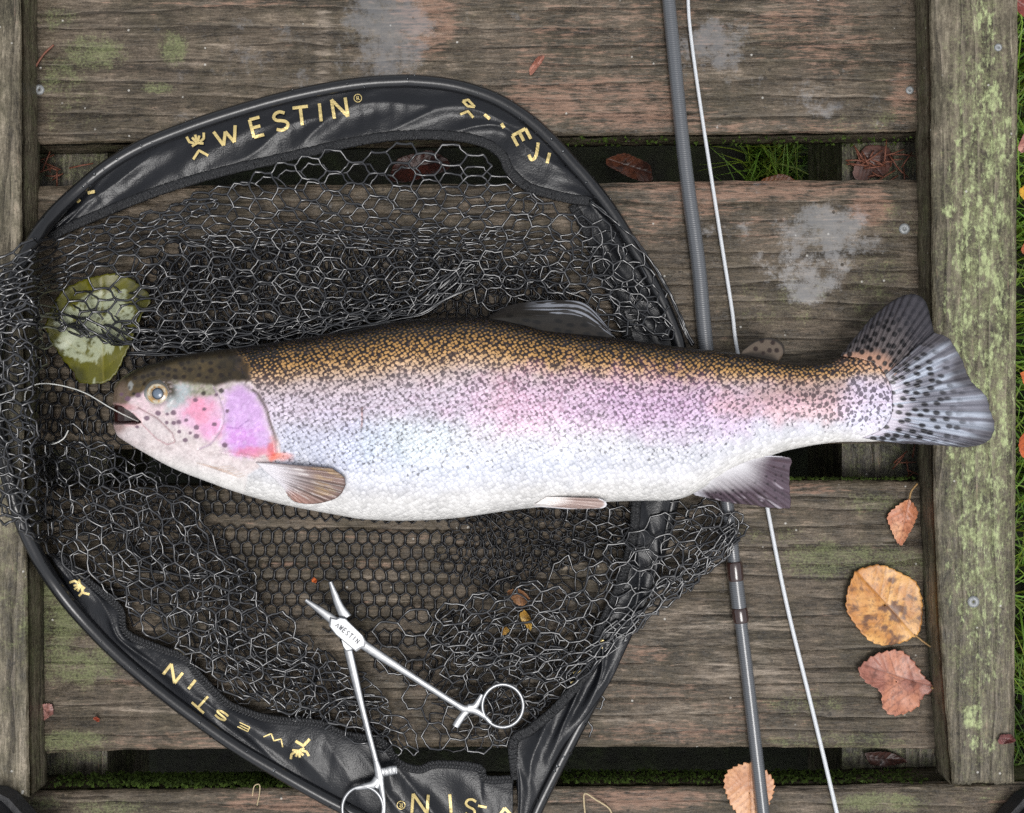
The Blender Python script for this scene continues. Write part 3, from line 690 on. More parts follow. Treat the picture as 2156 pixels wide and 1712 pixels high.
paint(.18 * ell(960, 980, 300, 42, .6, .3, seed=7), (200, 214, 240), (156, 172, 206))
paint(.25 * ell(700, 940, 110, 50, .6, .3, seed=7), (196, 206, 246), (140, 150, 200))
# peduncle: salmon band over grey-brown
paint(.65 * ell(1700, 850, 170, 34, .6, .3, seed=8), (226, 176, 178), (150, 98, 98))
paint(.55 * ell(1740, 818, 190, 26, .6, .3, seed=9), (176, 146, 130), (92, 70, 60))
paint(.6 * ell(1835, 850, 62, 52, .6, .3, seed=10), (222, 214, 240), (150, 140, 170))
paint(.5 * ell(1840, 765, 60, 22, .6, .3, seed=10), (205, 160, 140), (80, 60, 52))
spk = np.maximum(spk, .75 * ell(1780, 830, 160, 70, .5, .1)); 
fr = np.where(px > 1500, fr + .12 * sstep(.2, .4, t), fr)
# --- head paint (skin without scales)
headm = np.zeros_like(px)
hp = [(200, 700), (470, 700), (500, 770), (525, 800), (545, 829), (562, 859), (569, 886), (576, 905), (588, 930), (592, 962), (560, 975), (520, 1000), (500, 1100), (200, 1100)]
headm = sstep(-4 - 26 * sstep(810, 760, py), 4 + 26 * sstep(810, 760, py), sdpoly(px, py, hp) + sstep(800, 760, py) * 22 * fbm(px * .05, py * .05, 71, 4))
hm = headm
bkn = sstep(.35, -.25, fbm(px * .03, py * .03, 44, 4))
lc0, dc0 = lightc.copy(), darkc.copy()
yl = np.interp(px, [240, 290, 340, 400, 450, 520, 560], [852, 832, 800, 806, 812, 800, 795])   # limit of the olive crown
crown = sstep(6, -6, py - yl - 5 * fbm(px * .05, py * .05, 40, 3))
paint(hm * (1 - .97 * crown), (216, 204, 203), (216, 204, 203))
paint(hm * sstep(905, 850, py) * sstep(520, 400, px), (222, 196, 202))
paint(hm * .6 * sstep(.1, .5, fbm(px * .09, py * .09, 41, 4) + .15), (206, 192, 190))
paint(hm * ell(408, 816, 56, 26, .4, .4, .06, 42), (160, 158, 138)); paint(hm * .6 * ell(405, 812, 52, 24, .4, .4, .06, 42) * sstep(0, .3, fbm(px * .12, py * .12, 74, 3)), (112, 106, 84))
paint(hm * ell(372, 838, 34, 26, .4, .35, .06, 43), (172, 180, 182)); paint(hm * sstep(1.5, .9, np.hypot((px - 332) / 33, (py - 829) / 33)) * sstep(840, 815, py - (px - 332) * .3), (70, 60, 44)); paint(hm * .5 * sstep(.05, .35, fbm(px * .2, py * .2, 75, 3)), (192, 176, 176))  # includes a dark arc above the eye, an eyelid shadow painted in
paint(hm * .8 * sstep(826, 842, py + 8 * fbm(px * .06, py * .06, 97, 3)) * sstep(-14, 14, sdpoly(px, py, [(372, 868), (394, 850), (420, 834), (446, 824), (468, 860), (468, 900), (440, 930), (400, 905), (372, 890)]) + 6 * fbm(px * .05, py * .05, 45, 4)), (222, 176, 206))
paint(hm * .55 * sstep(828, 842, py) * ell(420, 858, 22, 34, .6, .5, .06, 46), (232, 128, 160))
paint(hm * .6 * ell(450, 900, 22, 20, .6, .4, .06, 47), (230, 150, 200))
paint(hm * .9 * sstep(-10, 14, sdpoly(px, py, [(474, 822), (512, 810), (540, 832), (556, 862), (563, 890), (570, 920), (574, 945), (540, 956), (492, 955), (474, 930), (470, 870)]) + 6 * fbm(px * .06, py * .06, 48, 4)), (204, 162, 216))
paint(hm * .5 * ell(505, 925, 40, 26, .5, .4, .06, 49), (208, 132, 214))
paint(hm * .45 * sstep(.05, .3, fbm(px * .13, py * .13, 50, 3)) * ell(515, 885, 60, 80, .2, .1), (228, 196, 238))
paint(hm * .6 * ell(540, 952, 40, 10, .5, .4, .07, 51), (222, 104, 136))
paint(hm * .7 * ell(574, 945, 9, 24, .6, .3, .07, 52), (208, 66, 66))
paint(.6 * ell(586, 963, 22, 8, .6, .4, .07, 53) * sstep(420, 520, px), (240, 120, 84), (236, 110, 80))
paint(hm * sstep(930, 985, py + (px - 300) * -.22), (226, 223, 219))
paint(hm * .5 * ell(300, 905, 60, 26, .5, .4, .07, 54), (200, 190, 190))
paint(np.clip(hm * 1.5, 0, 1) * crown, (68, 58, 39)); paint(hm * crown * .5 * sstep(-.1, .4, fbm(px * .06, py * .06, 73, 4)), (104, 86, 52))
paint(hm * crown * sstep(yt[:, None] + 26, yt[:, None] + 4, py), (36, 31, 22))
paint(np.clip(hm * 3, 0, 1) * crown * .85 * sstep(400, 520, px + 20 * fbm(px * .04, py * .04, 98, 3)), (30, 25, 17)); paint(hm * ell(254, 838, 20, 30, .5, .2, .05, 55) * (py < 862), (108, 92, 78))
paint(hm * .8 * ell(262, 858, 26, 8, .6, .2, .05, 56) * (py < 868), (196, 150, 152))
paint(hm * ell(250, 900, 16, 14, .6, .2, .05, 57) * (py > 880), (150, 128, 124))
paint(hm * .8 * sstep(2.6, .6, dseg(px, py, preop)), (178, 158, 176))
paint(.85 * sstep(.0, .5, .55 + fbm(px * .08, py * .08, 72, 3)) * sstep(3.4, 1.0, dseg(px, py, opedge[:7])) * sstep(960, 900, py), (84, 70, 66), (84, 70, 66))
paint(hm * .8 * sstep(2.4, .5, dseg(px, py, [(290, 858), (330, 880), (362, 912), (368, 930)])), (150, 118, 122))
paint(hm * .7 * sstep(2.2, .5, dseg(px, py, [(300, 895), (330, 925), (352, 936), (366, 932)])), (170, 130, 136))
paint(hm * .5 * sstep(2.0, .5, dseg(px, py, [(478, 900), (500, 903), (524, 884)])), (130, 90, 150))
for k in range(6):
    q = [(415 + k * 12, 975 + k * 3), (450 + k * 10, 985 + k * 4), (485 + k * 6, 981 + k * 4)]
    paint(.4 * sstep(2.0, .5, dseg(px, py, q)), (188, 160, 140), (188, 160, 140))
mot = fbm(px * .33, py * .33, 81, 3)
lightc = lightc * (1 + (.24 * mot * hm)[..., None]); darkc = darkc * (1 + (.24 * mot * hm)[..., None])
mot2 = fbm(px * .07, py * .07, 83, 4)
lightc = lightc * (1 + (.18 * mot2 * hm)[..., None]); darkc = darkc * (1 + (.18 * mot2 * hm)[..., None])
blo = fbm(px * .012, py * .03, 85, 4) * (1 - hm)
lightc = lightc * (1 + .16 * blo[..., None]); darkc = darkc * (1 + .30 * blo[..., None])
paint(.35 * sstep(2.4, .6, dseg(px, py, [(585, 868), (900, 852), (1200, 850), (1500, 858), (1890, 845)])) * (px > 585), (150, 118, 136), (96, 72, 86))
paint(mcut, (46, 22, 20), (46, 22, 20))
paint(hm * .45 * lips * (py > 868) * (px > 262), (206, 150, 150))
hs = [(1200, 225), (1310, 155), (1305, 275), (1205, 310), (1080, 280), (970, 305), (905, 285), (900, 380), (1070, 365), (1160, 390), (1325, 365), (1420, 355), (800, 385), (800, 305), (725, 290), (720, 365), (660, 345), (660, 275), (595, 295), (550, 350), (490, 365), (435, 380), (345, 395), (450, 460), (380, 590), (325, 575), (260, 630), (190, 580), (1030, 645), (1120, 570), (1130, 750), (780, 790), (710, 805), (605, 795), (705, 900), (780, 905), (840, 895), (925, 875), (1040, 955), (970, 1020), (1040, 1055), (845, 1005), (915, 1100), (1245, 920), (1395, 770), (1325, 540), (1265, 585), (1365, 1155), (1435, 160), (1530, 190), (1040, 155), (950, 215), (870, 235), (1110, 205), (480, 850), (370, 950)]
wob = .9 * fbm(px * .25, py * .25, 60, 2)
for i, (a, b) in enumerate(hs):
    sx, sy = a / 5.395 + 220.4, b / 5.395 + 722.8
    r = 4.5 + 1.0 * math.sin(i * 2.7)
    near = np.abs(px - sx) < 12
    d = np.where(near, np.hypot((px - sx) / 1.15, py - sy) + wob, 99)
    low = sy > 830
    paint(.88 * sstep(r + .9, r - 1.1, d), (104, 78, 96) if low else (34, 26, 20))
paint(.8 * sstep(1.3, .7, np.hypot((px - 275) / 5, (py - 813) / 9) + .4 * fbm(px * .2, py * .2, 95, 2)), (150, 152, 150)); paint(.8 * sstep(1.2, .7, np.hypot((px - 272) / 2.2, (py - 816) / 4)), (34, 28, 24))
fr = fr * (.45 + .55 * np.maximum(sstep(490, 640, px + 50 * fbm(px * .03, py * .03, 91, 3)), sstep(.18, .32, t)))
fr = fr * (1 - hm) + 2.0 * hm; spk = spk * (1 - hm)
scal = 1 - hm
# scratch on the flank
paint(.6 * sstep(2.2, .8, dseg(px, py, [(761, 858), (763, 880), (760, 900)])), (196, 120, 90))
# bottom side of the body stays pale
low = ~up
lightc[low] = np.where(t[low][:, None] < .25, lin((60, 48, 32)), lin((236, 234, 230))); darkc[low] = lightc[low] * .8
# arc-length coordinates (mm) for the scales
dy = np.linalg.norm(np.diff(V, axis=1, append=V[:, :1]), axis=2); arc = np.cumsum(dy, axis=1) - dy
mid = arc[:, NU // 2][:, None]
ds = np.r_[0, np.cumsum(np.diff(xs))] * S * 1000
uvv = np.stack([np.broadcast_to(ds[:, None], px.shape), (arc - mid) * 1000, np.zeros_like(px)], -1)

fm = M('trout_skin')
uvn = fm.attr('scale_uv').outputs['Vector']
lc = fm.attr('light').outputs['Color']; dc = fm.attr('dark').outputs['Color']
afr = fm.attr('fr').outputs['Fac']; aspk = fm.attr('spk').outputs['Fac']; asc = fm.attr('scal').outputs['Fac']
mp = fm.new('ShaderNodeMapping'); fm.set(mp.inputs[0], uvn); mp.inputs['Rotation'].default_value = (0, 0, .55); mp.inputs['Scale'].default_value = (.36, .41, 1)
v1 = fm.voro(mp.outputs[0], 1.0, .56, 'F1', '2D'); v1c = fm.rgb(v1.outputs['Color'])
n1 = fm.noise(uvn, .09, 4, .6)
rad = fm.math('MULTIPLY', afr, fm.ss(v1c[0], 0, 1, .84, 1.10))
rad = fm.math('ADD', rad, fm.math('MULTIPLY', fm.math('SUBTRACT', n1, .5), .25))
inside = fm.ss(fm.math('SUBTRACT', v1.outputs['Distance'], rad), .13, -.10)
c = fm.mix(inside, dc, lc)
c = fm.mix(fm.math('MULTIPLY', asc, .8), c, fm.mix(1.0, c, fm.mix(v1c[1], (.80, .80, .80), (1.14, 1.14, 1.14)), 'MULTIPLY'))
fine = fm.noise(uvn, 1.1, 3, .6)
c = fm.mix(1.0, c, fm.mix(fine, (.86, .86, .86), (1.12, 1.12, 1.12)), 'MULTIPLY')
# black spots
v2 = fm.voro(uvn, .205, 1.0, 'F1', '2D'); v2c = fm.rgb(v2.outputs['Color'])
dwob = fm.math('ADD', v2.outputs['Distance'], fm.math('MULTIPLY', fm.math('SUBTRACT', fm.noise(uvn, .8, 2, .6), .5), .22))
sr = fm.math('MULTIPLY', aspk, fm.ss(v2c[0], .0, .9, .20, .50))
spm = fm.ss(fm.math('SUBTRACT', dwob, sr), .04, -.07)
spm = fm.math('MULTIPLY', spm, fm.ss(aspk, .02, .15))
v3 = fm.voro(uvn, .30, 1.0, 'F1', '2D'); v3c = fm.rgb(v3.outputs['Color'])
sr3 = fm.math('MULTIPLY', aspk, fm.ss(v3c[1], .4, 1, 0, .42))
spm3 = fm.math('MULTIPLY', fm.ss(fm.math('SUBTRACT', v3.outputs['Distance'], sr3), .05, -.05), fm.ss(aspk, .02, .2))
spm = fm.math('MAXIMUM', spm, fm.math('MULTIPLY', spm3, .9))
v4 = fm.voro(uvn, .30, 1.0, 'F1', '2D'); v4c = fm.rgb(v4.outputs['Color'])
corner = fm.math('MULTIPLY', fm.ss(v1.outputs['Distance'], .36, .5), fm.ss(v4.outputs['Distance'], .42, .30))
corner = fm.math('MULTIPLY', corner, fm.ss(fm.math('ADD', aspk, fm.math('MULTIPLY', v4c[0], .75)), .72, .85))
up_ = fm.ss(aspk, .50, .66)
spm = fm.math('ADD', fm.math('MULTIPLY', spm, fm.math('ADD', fm.math('MULTIPLY', up_, .25), .75)), fm.math('MULTIPLY', corner, fm.ss(aspk, .02, .12)), clamp=True)
c = fm.mix(fm.math('MULTIPLY', spm, .9), c, fm.mix(.3, (.028, .022, .03), dc))
fm.p(col=c, rough=.34, spec=.35, coat=.25, crough=.1)
hgt = fm.math('MULTIPLY', fm.math('MULTIPLY', fm.ss(v1.outputs['Distance'], .75, .1), asc), 1.0)
hgt = fm.math('ADD', hgt, fm.math('MULTIPLY', fine, .5))
fm.bump(hgt, .00035, .6)

trout = thing('rainbow_trout', 'large rainbow trout with pink flank lying on the net', 'fish', W(1077, 880, .004))
F = gridf(len(xs), NR, True)[:, ::-1].tolist()
F.append(list(range(NR))); F.append([(len(xs) - 1) * NR + k for k in reversed(range(NR))])
body = mk('body', V, F, fm.m, trout, col={'light': lightc.reshape(-1, 3), 'dark': darkc.reshape(-1, 3)}, fl={'fr': fr, 'spk': spk, 'scal': scal}, uv={'scale_uv': uvv.reshape(-1, 3)})

def zbody(x, y):
    i = np.argmin((px - x) ** 2 + (py - y) ** 2 + np.where(up, 0, 1e6)); return V.reshape(-1, 3)[i][2]

# eye
ze = zbody(332, 829)
def dome(cx, cy, z, r, h, n=36, k=14, tilt=0.0):
    rr_ = np.linspace(0.001, 1, k); tt = np.linspace(0, 2 * np.pi, n, endpoint=False)
    x = cx + r * rr_[:, None] * np.cos(tt); y = cy + r * rr_[:, None] * np.sin(tt)
    zz = z + h * (1 - rr_[:, None] ** 2) + 0 * tt + tilt * (y - cy)
    return W(x, y, zz), gridf(k, n, True), rr_[:, None] + 0 * tt, x, y
eye_m = vcol_mat('eye_surface', .2, .2, 1500, coat=.7, crough=.03)
Vd, Fd, r_, ex, ey = dome(332, 829, ze + .0006, 29, .0026)
cc = lin((112, 116, 116)) * sstep(.6, 1, r_)[..., None] + lin((205, 200, 185)) * (1 - sstep(.6, 1, r_))[..., None]
dk = sstep(.2, -.6, (ey - 829) / 26)[..., None]; cc = cc * (1 - .8 * dk) + lin((44, 42, 36)) * .8 * dk
eye = mk('eye', Vd, Fd, eye_m, trout, col={'col': cc.reshape(-1, 3)})
tt = np.linspace(0, 2 * np.pi, 40, endpoint=False); rr_ = np.linspace(.55, 1, 8)
ix = 331 + 22 * rr_[:, None] * np.cos(tt); iy = 829 + 21 * rr_[:, None] * np.sin(tt)
iz = ze + .0020 + .0014 * (1 - (rr_[:, None] ** 2) * .9) + 0 * tt
gold = lin((176, 140, 84)); wht = lin((196, 188, 166)); q = sstep(-.2, .3, fbm(ix * .2, iy * .2, 3, 3))[..., None]
ring = sstep(.78, .70, rr_)[:, None, None] * np.ones((1, 40, 1)) + sstep(.9, .98, rr_)[:, None, None] * np.ones((1, 40, 1))
ic = (gold * q + wht * (1 - q)) * (1 - .55 * np.clip(ring, 0, 1)) + lin((120, 84, 44)) * .55 * np.clip(ring, 0, 1)
mk('iris', W(ix, iy, iz), gridf(8, 40, True), eye_m, eye, col={'col': ic.reshape(-1, 3)})
Vd, Fd, r_, ex, ey = dome(332, 829, ze + .0030, 12.5, .0009)
pc = lin((98, 112, 128)) * (1 - sstep(.6, .95, r_))[..., None] + lin((22, 20, 20)) * sstep(.6, .95, r_)[..., None]
mk('pupil', Vd, Fd, eye_m, eye, col={'col': pc.reshape(-1, 3)})

# fins
def fin(name, root, tip, zr, zt, colf, nrays, nu=90, nv=60, amp=.0005, bow=0.0, th_=.0006, m=None, label=None, fray=0.0, seed=1):
    A = catmull(root, nu); B = catmull(tip, nu); v = np.linspace(0, 1, nv)
    u = np.linspace(0, 1, nu)
    if fray:
        dirv = B - A; B = A + dirv * (1 + fray * fbm(u * nrays * .5, u * 0 + seed, seed, 2) + fray * .6 * np.abs((u * nrays) % 1 - .5))[:, None]
    G = A[:, None] * (1 - v)[None, :, None] + B[:, None] * v[None, :, None]
    zr_ = np.interp(u, np.linspace(0, 1, len(zr)), zr); zt_ = np.interp(u, np.linspace(0, 1, len(zt)), zt)
    zz = zr_[:, None] * (1 - v)[None] + zt_[:, None] * v[None] + bow * np.sin(np.pi * v)[None] + amp * np.sin(2 * np.pi * nrays * u)[:, None] * sstep(0, .3, v)[None] + .0007 * fbm(G[..., 0] * .02, G[..., 1] * .02, seed, 2) * v[None]
    C = colf(u[:, None] + 0 * v[None], v[None] + 0 * u[:, None], G[..., 0], G[..., 1])
    o = mk(name, W(G[..., 0], G[..., 1], zz), gridf(nu, nv), m or fin_m, trout, col={'col': C.reshape(-1, 3)}, solid=th_, offset=0)
    if label: o['label'] = label
    return o
fin_m = vcol_mat('fin_membrane', .35, .25, 900, coat=.3, crough=.1, spec=.3)
def rays(u, n): return (.5 + .5 * np.cos(2 * np.pi * n * (u + .012 * vn(u * 23, u * 0, 3)))) * (.55 + .45 * vn(u * 31, u * 0 + 4, 8))
def spots(x, y, cell, r, seed, ang=0.0, el=1.0):
    ca, sa = math.cos(ang), math.sin(ang); a = (x * ca + y * sa) / (cell * el); b = (-x * sa + y * ca) / cell
    best = np.full(x.shape, 9.0)
    ia, ib = np.floor(a), np.floor(b)
    for i in (-1, 0, 1):
        for j in (-1, 0, 1):
            ox = ia + i + .2 + .6 * _h(ia + i, ib + j, seed); oy = ib + j + .2 + .6 * _h(ia + i, ib + j, seed + 5)
            best = np.minimum(best, np.hypot(a - ox, b - oy))
    return sstep(r + .08, r - .08, best)
def mixc(a, b, f): f = np.clip(f, 0, 1)[..., None]; return a * (1 - f) + b * f
# tail: dark upper lobe, pale lower lobe; tilt shade and sky sheen painted in
def c_up(u, v, x, y):
    c = mixc(lin((96, 88, 86)) + 0 * x[..., None], lin((74, 70, 74)), v)
    c = mixc(c, lin((188, 142, 116)), .8 * sstep(.26, .05, v))
    c = mixc(c, lin((60, 56, 58)), .35 * rays(u, 22) * sstep(.2, .6, v))
    c = mixc(c, lin((14, 12, 14)), .95 * spots(x, y, 15.5, .33, 3, -.9, 1.15) * sstep(1.0, .8, v))
    c = mixc(c, lin((54, 52, 58)), .8 * sstep(.55, .95, v + .2 * sstep(.45, .75, u)))
    return mixc(c, lin((26, 25, 30)), .8 * np.maximum(sstep(.93, 1, v), sstep(.05, 0, u)))
ru = [(1768, 750), (1795, 752), (1818, 757), (1840, 766), (1856, 780), (1866, 795), (1872, 806)]
fin('tail_fin', ru, [(1772, 744), (1806, 703), (1845, 660), (1905, 621), (1945, 634), (1962, 690), (1966, 712)],
    [max(zbody(a, b) + .0002, .036) for a, b in ru], [.034, .030, .027, .031, .037, .042, .044], c_up, 17, 110, 80, .0006, .001, fray=.02, label='dark spotted upper tail lobe', seed=4)
def c_lo(u, v, x, y):
    c = mixc(lin((200, 192, 204)) + 0 * x[..., None], lin((124, 124, 134)), sstep(.02, .3, v))
    c = mixc(c, lin((186, 194, 208)), .82 * sstep(-.1, .3, fbm(u * 34, v * 2.2, 5, 3) + .12 - .9 * (v - .62) ** 2))  # wet sky glare painted over the lobe colour
    c = mixc(c, lin((46, 46, 52)), .45 * rays(u, 26) * sstep(.2, .5, v))
    c = mixc(c, lin((66, 62, 68)), .8 * sstep(.16, .0, u))
    c = mixc(c, lin((24, 22, 26)), .95 * spots(x, y, 15, .30, 8, .15, 1.7) * sstep(1.05, .5, v + .3 * vn(u * 9, v * 3, 3)))
    c = mixc(c, lin((58, 54, 58)), .85 * sstep(.74, .95, v + .18 * vn(u * 8, u * 0, 2) + .10 * sstep(.6, .8, u)))
    return mixc(c, lin((40, 40, 46)), .6 * sstep(.95, 1, u))
rl = [(1862, 790), (1872, 806), (1878, 830), (1878, 858), (1874, 880), (1862, 898), (1846, 910), (1815, 922)]
fin('tail_fin', rl, [(1966, 700), (1995, 712), (2022, 752), (2040, 800), (2068, 830), (2090, 880), (2084, 922), (2035, 940), (1960, 936), (1890, 933)],
    [zbody(a, b) + .0003 for a, b in rl], [.046, .045, .043, .041, .039, .037, .036, .035], c_lo, 26, 150, 90, .0007, .001, fray=.03, label='lower tail lobe with painted pale wet sheen and dark streaks', seed=9)
# adipose fin
def c_ad(u, v, x, y):
    c = mixc(lin((36, 29, 21)) + 0 * x[..., None], lin((98, 86, 74)), sstep(.1, .5, v))
    for (a, b, r) in ((1603, 718, 5), (1626, 722, 5), (1619, 738, 5), (1634, 738, 5), (1590, 735, 5), (1606, 744, 4)):
        c = mixc(c, lin((34, 20, 16)), .9 * sstep(r + 1.2, r - 1, np.hypot(x - a, y - b)))
    return mixc(c, lin((20, 17, 15)), .85 * sstep(.84, .93, v))
fin('adipose_fin', [(1560, 748), (1585, 752), (1610, 757), (1636, 762)], [(1562, 740), (1590, 718), (1620, 711), (1645, 722), (1650, 742), (1641, 757)], [.036, .037, .037, .036], [.034, .033, .032, .032], c_ad, 4, 60, 40, .0001)
# dorsal fin, folded flat
def c_do(u, v, x, y):
    c = mixc(lin((38, 33, 26)) + 0 * x[..., None], lin((50, 47, 45)), v)
    c = mixc(c, lin((186, 190, 200)), .65 * sstep(.08, .2, fbm(u * 5, v * 20, 6, 3) + .12) * sstep(.45, .62, v) * sstep(.25, .45, u))  # pale patches are wet glare painted on the outer fin
    c = mixc(c, lin((26, 23, 20)), .5 * rays(v, 13))
    return mixc(c, lin((16, 14, 13)), .85 * spots(x, y, 17, .26, 11, .12, 2.0) * sstep(.6, .4, v))
fin('dorsal_fin', [(1025, 674), (1080, 684), (1140, 697), (1200, 706), (1255, 712), (1290, 716)], [(1030, 666), (1075, 643), (1130, 635), (1195, 632), (1232, 640), (1262, 668), (1288, 704)], [.040, .042, .043, .042, .040, .038], [.032, .026, .024, .024, .026, .028, .032], c_do, 3, 90, 60, .0004, .002, fray=.03, seed=6)
# anal fin
def c_an(u, v, x, y):
    c = mixc(lin((232, 230, 232)) + 0 * x[..., None], lin((96, 82, 92)), sstep(.05, .75, v + .12 * vn(u * 9, v * 2, 4) + .18 * sstep(.1, .4, u)))
    c = mixc(c, lin((46, 36, 42)), .9 * rays(u, 17) * sstep(.3, .6, v))
    c = mixc(c, lin((222, 212, 222)), .6 * sstep(.25, .45, fbm(u * 26, v * 3, 7, 2)) * sstep(.6, .85, v))
    c = mixc(c, lin((40, 34, 40)), .8 * spots(x, y, 18, .14, 12) * sstep(.25, .5, v) * sstep(.95, .8, v))
    return mixc(c, lin((228, 226, 234)), .8 * np.maximum(sstep(.12, .03, u), sstep(.9, .97, u)))
fin('anal_fin', [(1452, 1030), (1490, 1012), (1530, 990), (1570, 972), (1610, 958)], [(1462, 1042), (1540, 1058), (1600, 1065), (1650, 1067), (1660, 1062), (1662, 1040), (1661, 1015), (1660, 990), (1662, 966), (1630, 960)], [.040, .044, .044, .043, .040], [.026, .014, .012, .012, .013, .015, .018, .022, .026, .034], c_an, 17, 140, 70, .0006, .001, fray=.05, seed=5)
# pelvic fin
def c_pe(u, v, x, y):
    c = mixc(lin((236, 230, 226)) + 0 * x[..., None], lin((172, 150, 142)), sstep(.2, .55, v))
    c = mixc(c, lin((120, 100, 96)), .4 * rays(u, 8) * sstep(.3, .6, v))
    return mixc(c, lin((236, 236, 240)), .9 * np.maximum(sstep(.82, .95, u), sstep(.93, 1, v)))
fin('pelvic_fin', [(1150, 1046), (1140, 1052), (1128, 1060), (1116, 1066)], [(1262, 1050), (1274, 1056), (1276, 1064), (1262, 1070), (1200, 1071)], [zbody(1150, 1046) + .001, zbody(1140, 1052) + .001, zbody(1128, 1058) + .001, .040], [zbody(1255, 1046) + .003, .050, .046, .043, .043], c_pe, 7, 60, 70, .0004, .0015, seed=7)
# pectoral fin
def c_pc(u, v, x, y):
    c = mixc(lin((226, 222, 226)) + 0 * x[..., None], lin((142, 118, 110)), sstep(.08, .75, v + .08 * vn(u * 7, v * 2, 6)))
    c = mixc(c, lin((196, 150, 136)), .6 * sstep(.5, .85, u) * sstep(.2, .6, v))
    c = mixc(c, lin((200, 170, 118)), .5 * sstep(.0, .3, fbm(u * 20, v * 5, 3, 3)) * sstep(.55, .8, v) * sstep(.7, .3, u))
    c = mixc(c, lin((70, 56, 52)), .8 * rays(u, 15) * sstep(.2, .5, v))
    c = mixc(c, lin((236, 230, 226)), .7 * sstep(.2, .45, fbm(u * 30, v * 4, 8, 2)) * sstep(.3, .5, v) * sstep(.95, .6, v) * .8)
    return mixc(c, lin((88, 70, 66)), .6 * np.maximum(sstep(.06, 0, u), sstep(.95, 1, v)))
zp = zbody(560, 990)
ptip = [(700, 986), (722, 1004), (725, 1024), (712, 1045), (686, 1056), (650, 1060), (622, 1056), (606, 1044)]
pzt = [zbody(a, b) + .0045 for a, b in ptip]
proot = [(538, 973), (550, 984), (566, 998), (584, 1014), (600, 1030)]
fin('pectoral_fin', proot, ptip, [zbody(a, b) + .0012 for a, b in proot], pzt, c_pc, 12, 80, 60, .0005, .0035, seed=3, fray=.02)

# leader line from the mouth
lead_m = simple('clear_leader', (0.62, 0.62, 0.58), .2, 0, 300, .1, coat=.6)
strand('leader_line', 'clear leader line looping out of the open mouth', 'line', [(292, 888), (262, 874), (228, 856), (180, 828), (130, 812), (85, 808), (58, 820), (52, 845), (58, 890), (75, 920), (105, 935), (132, 925), (144, 906)], [.036, .036, .034, .03, .026, .026, .028, .03, .03, .028, .026, .025, .024], .00045, lead_m, 140, 6)

# ------------------------------------------------------------------ landing net
net = thing('landing_net', 'black rubber mesh landing net with gold lettered collar under the trout', 'net', W(700, 856, 0))
hoop_m = M('hoop_coating'); hn = hoop_m.noise(hoop_m.obj(), 500, 5, .6)
hoop_m.p(col=(.010, .0105, .012), rough=hoop_m.ss(hn, .3, .7, .2, .32), coat=.4, crough=.1, spec=.4); hoop_m.bump(hn, .0002, .3)
hp_ = [(860, 172, .0060), (930, 178, .0060), (990, 191, .0058), (1050, 214, .0058), (1110, 252, .0058), (1160, 297, .0058), (1200, 341, .0058), (1240, 386, .0058), (1290, 452, .0058), (1345, 545, .0058), (1400, 650, .0058), (1432, 745, .0058), (1440, 860, .0056), (1425, 1000, .0056), (1390, 1150, .0056), (1340, 1280, .0056), (1295, 1378, .0056), (1250, 1466, .0056), (1195, 1570, .0056), (1130, 1700, .0056), (1090, 1800, .0056), (1000, 1860, .0056), (900, 1820, .0056), (800, 1740, .0056),
       (740, 1707, .0056), (680, 1676, .0056), (600, 1631, .0056), (500, 1571, .0056), (400, 1501, .0056), (310, 1431, .0058), (230, 1360, .006), (160, 1286, .008), (110, 1221, .014), (75, 1162, .024), (40, 1080, .033), (8, 960, .036), (-10, 830, .037), (0, 700, .037), (30, 590, .035), (75, 503, .026), (110, 455, .016), (160, 407, .009), (225, 353, .0062), (300, 309, .006), (400, 269, .006), (500, 236, .006), (600, 208, .006), (700, 187, .006), (780, 176, .006), (860, 172, .006)]
hh = catmull(hp_, 420); Vh, Fh = tubes(W(hh[:, 0], hh[:, 1], hh[:, 2]), .0050, 20, False)
hoop = mk('hoop', Vh, Fh, hoop_m.m, net)
# rain droplets on the hoop and collar
water_m = M('water'); water_m.p(col=(.9, .95, 1), rough=.02, trans=1.0, ior=1.33)
dp = []
for k in range(190):
    i = rng.integers(0, len(hh)); x, y, z = hh[i]
    a = rng.uniform(.5, 2.6); p0 = W(x, y, z); tn = W(*hh[(i + 3) % len(hh)][:2], z) - W(x, y, z); tn /= np.linalg.norm(tn) + 1e-9
    nrm = np.array([-tn[1], tn[0], 0]) * math.cos(a) + np.array([0, 0, 1]) * math.sin(a)
    r = rng.uniform(.0004, .0011); c0 = p0 + nrm * .0051
    ph = np.linspace(0.05, np.pi - .05, 5); tt = np.linspace(0, 2 * np.pi, 8, endpoint=False)
    Vd = c0 + r * np.stack([np.sin(ph)[:, None] * np.cos(tt), np.sin(ph)[:, None] * np.sin(tt), np.cos(ph)[:, None] + 0 * tt], -1)
    dp.append((Vd.reshape(-1, 3), gridf(5, 8, True)))
Vd, Fd = join(dp); tag(mk('droplets', Vd, Fd, water_m.m, hoop), kind='stuff')

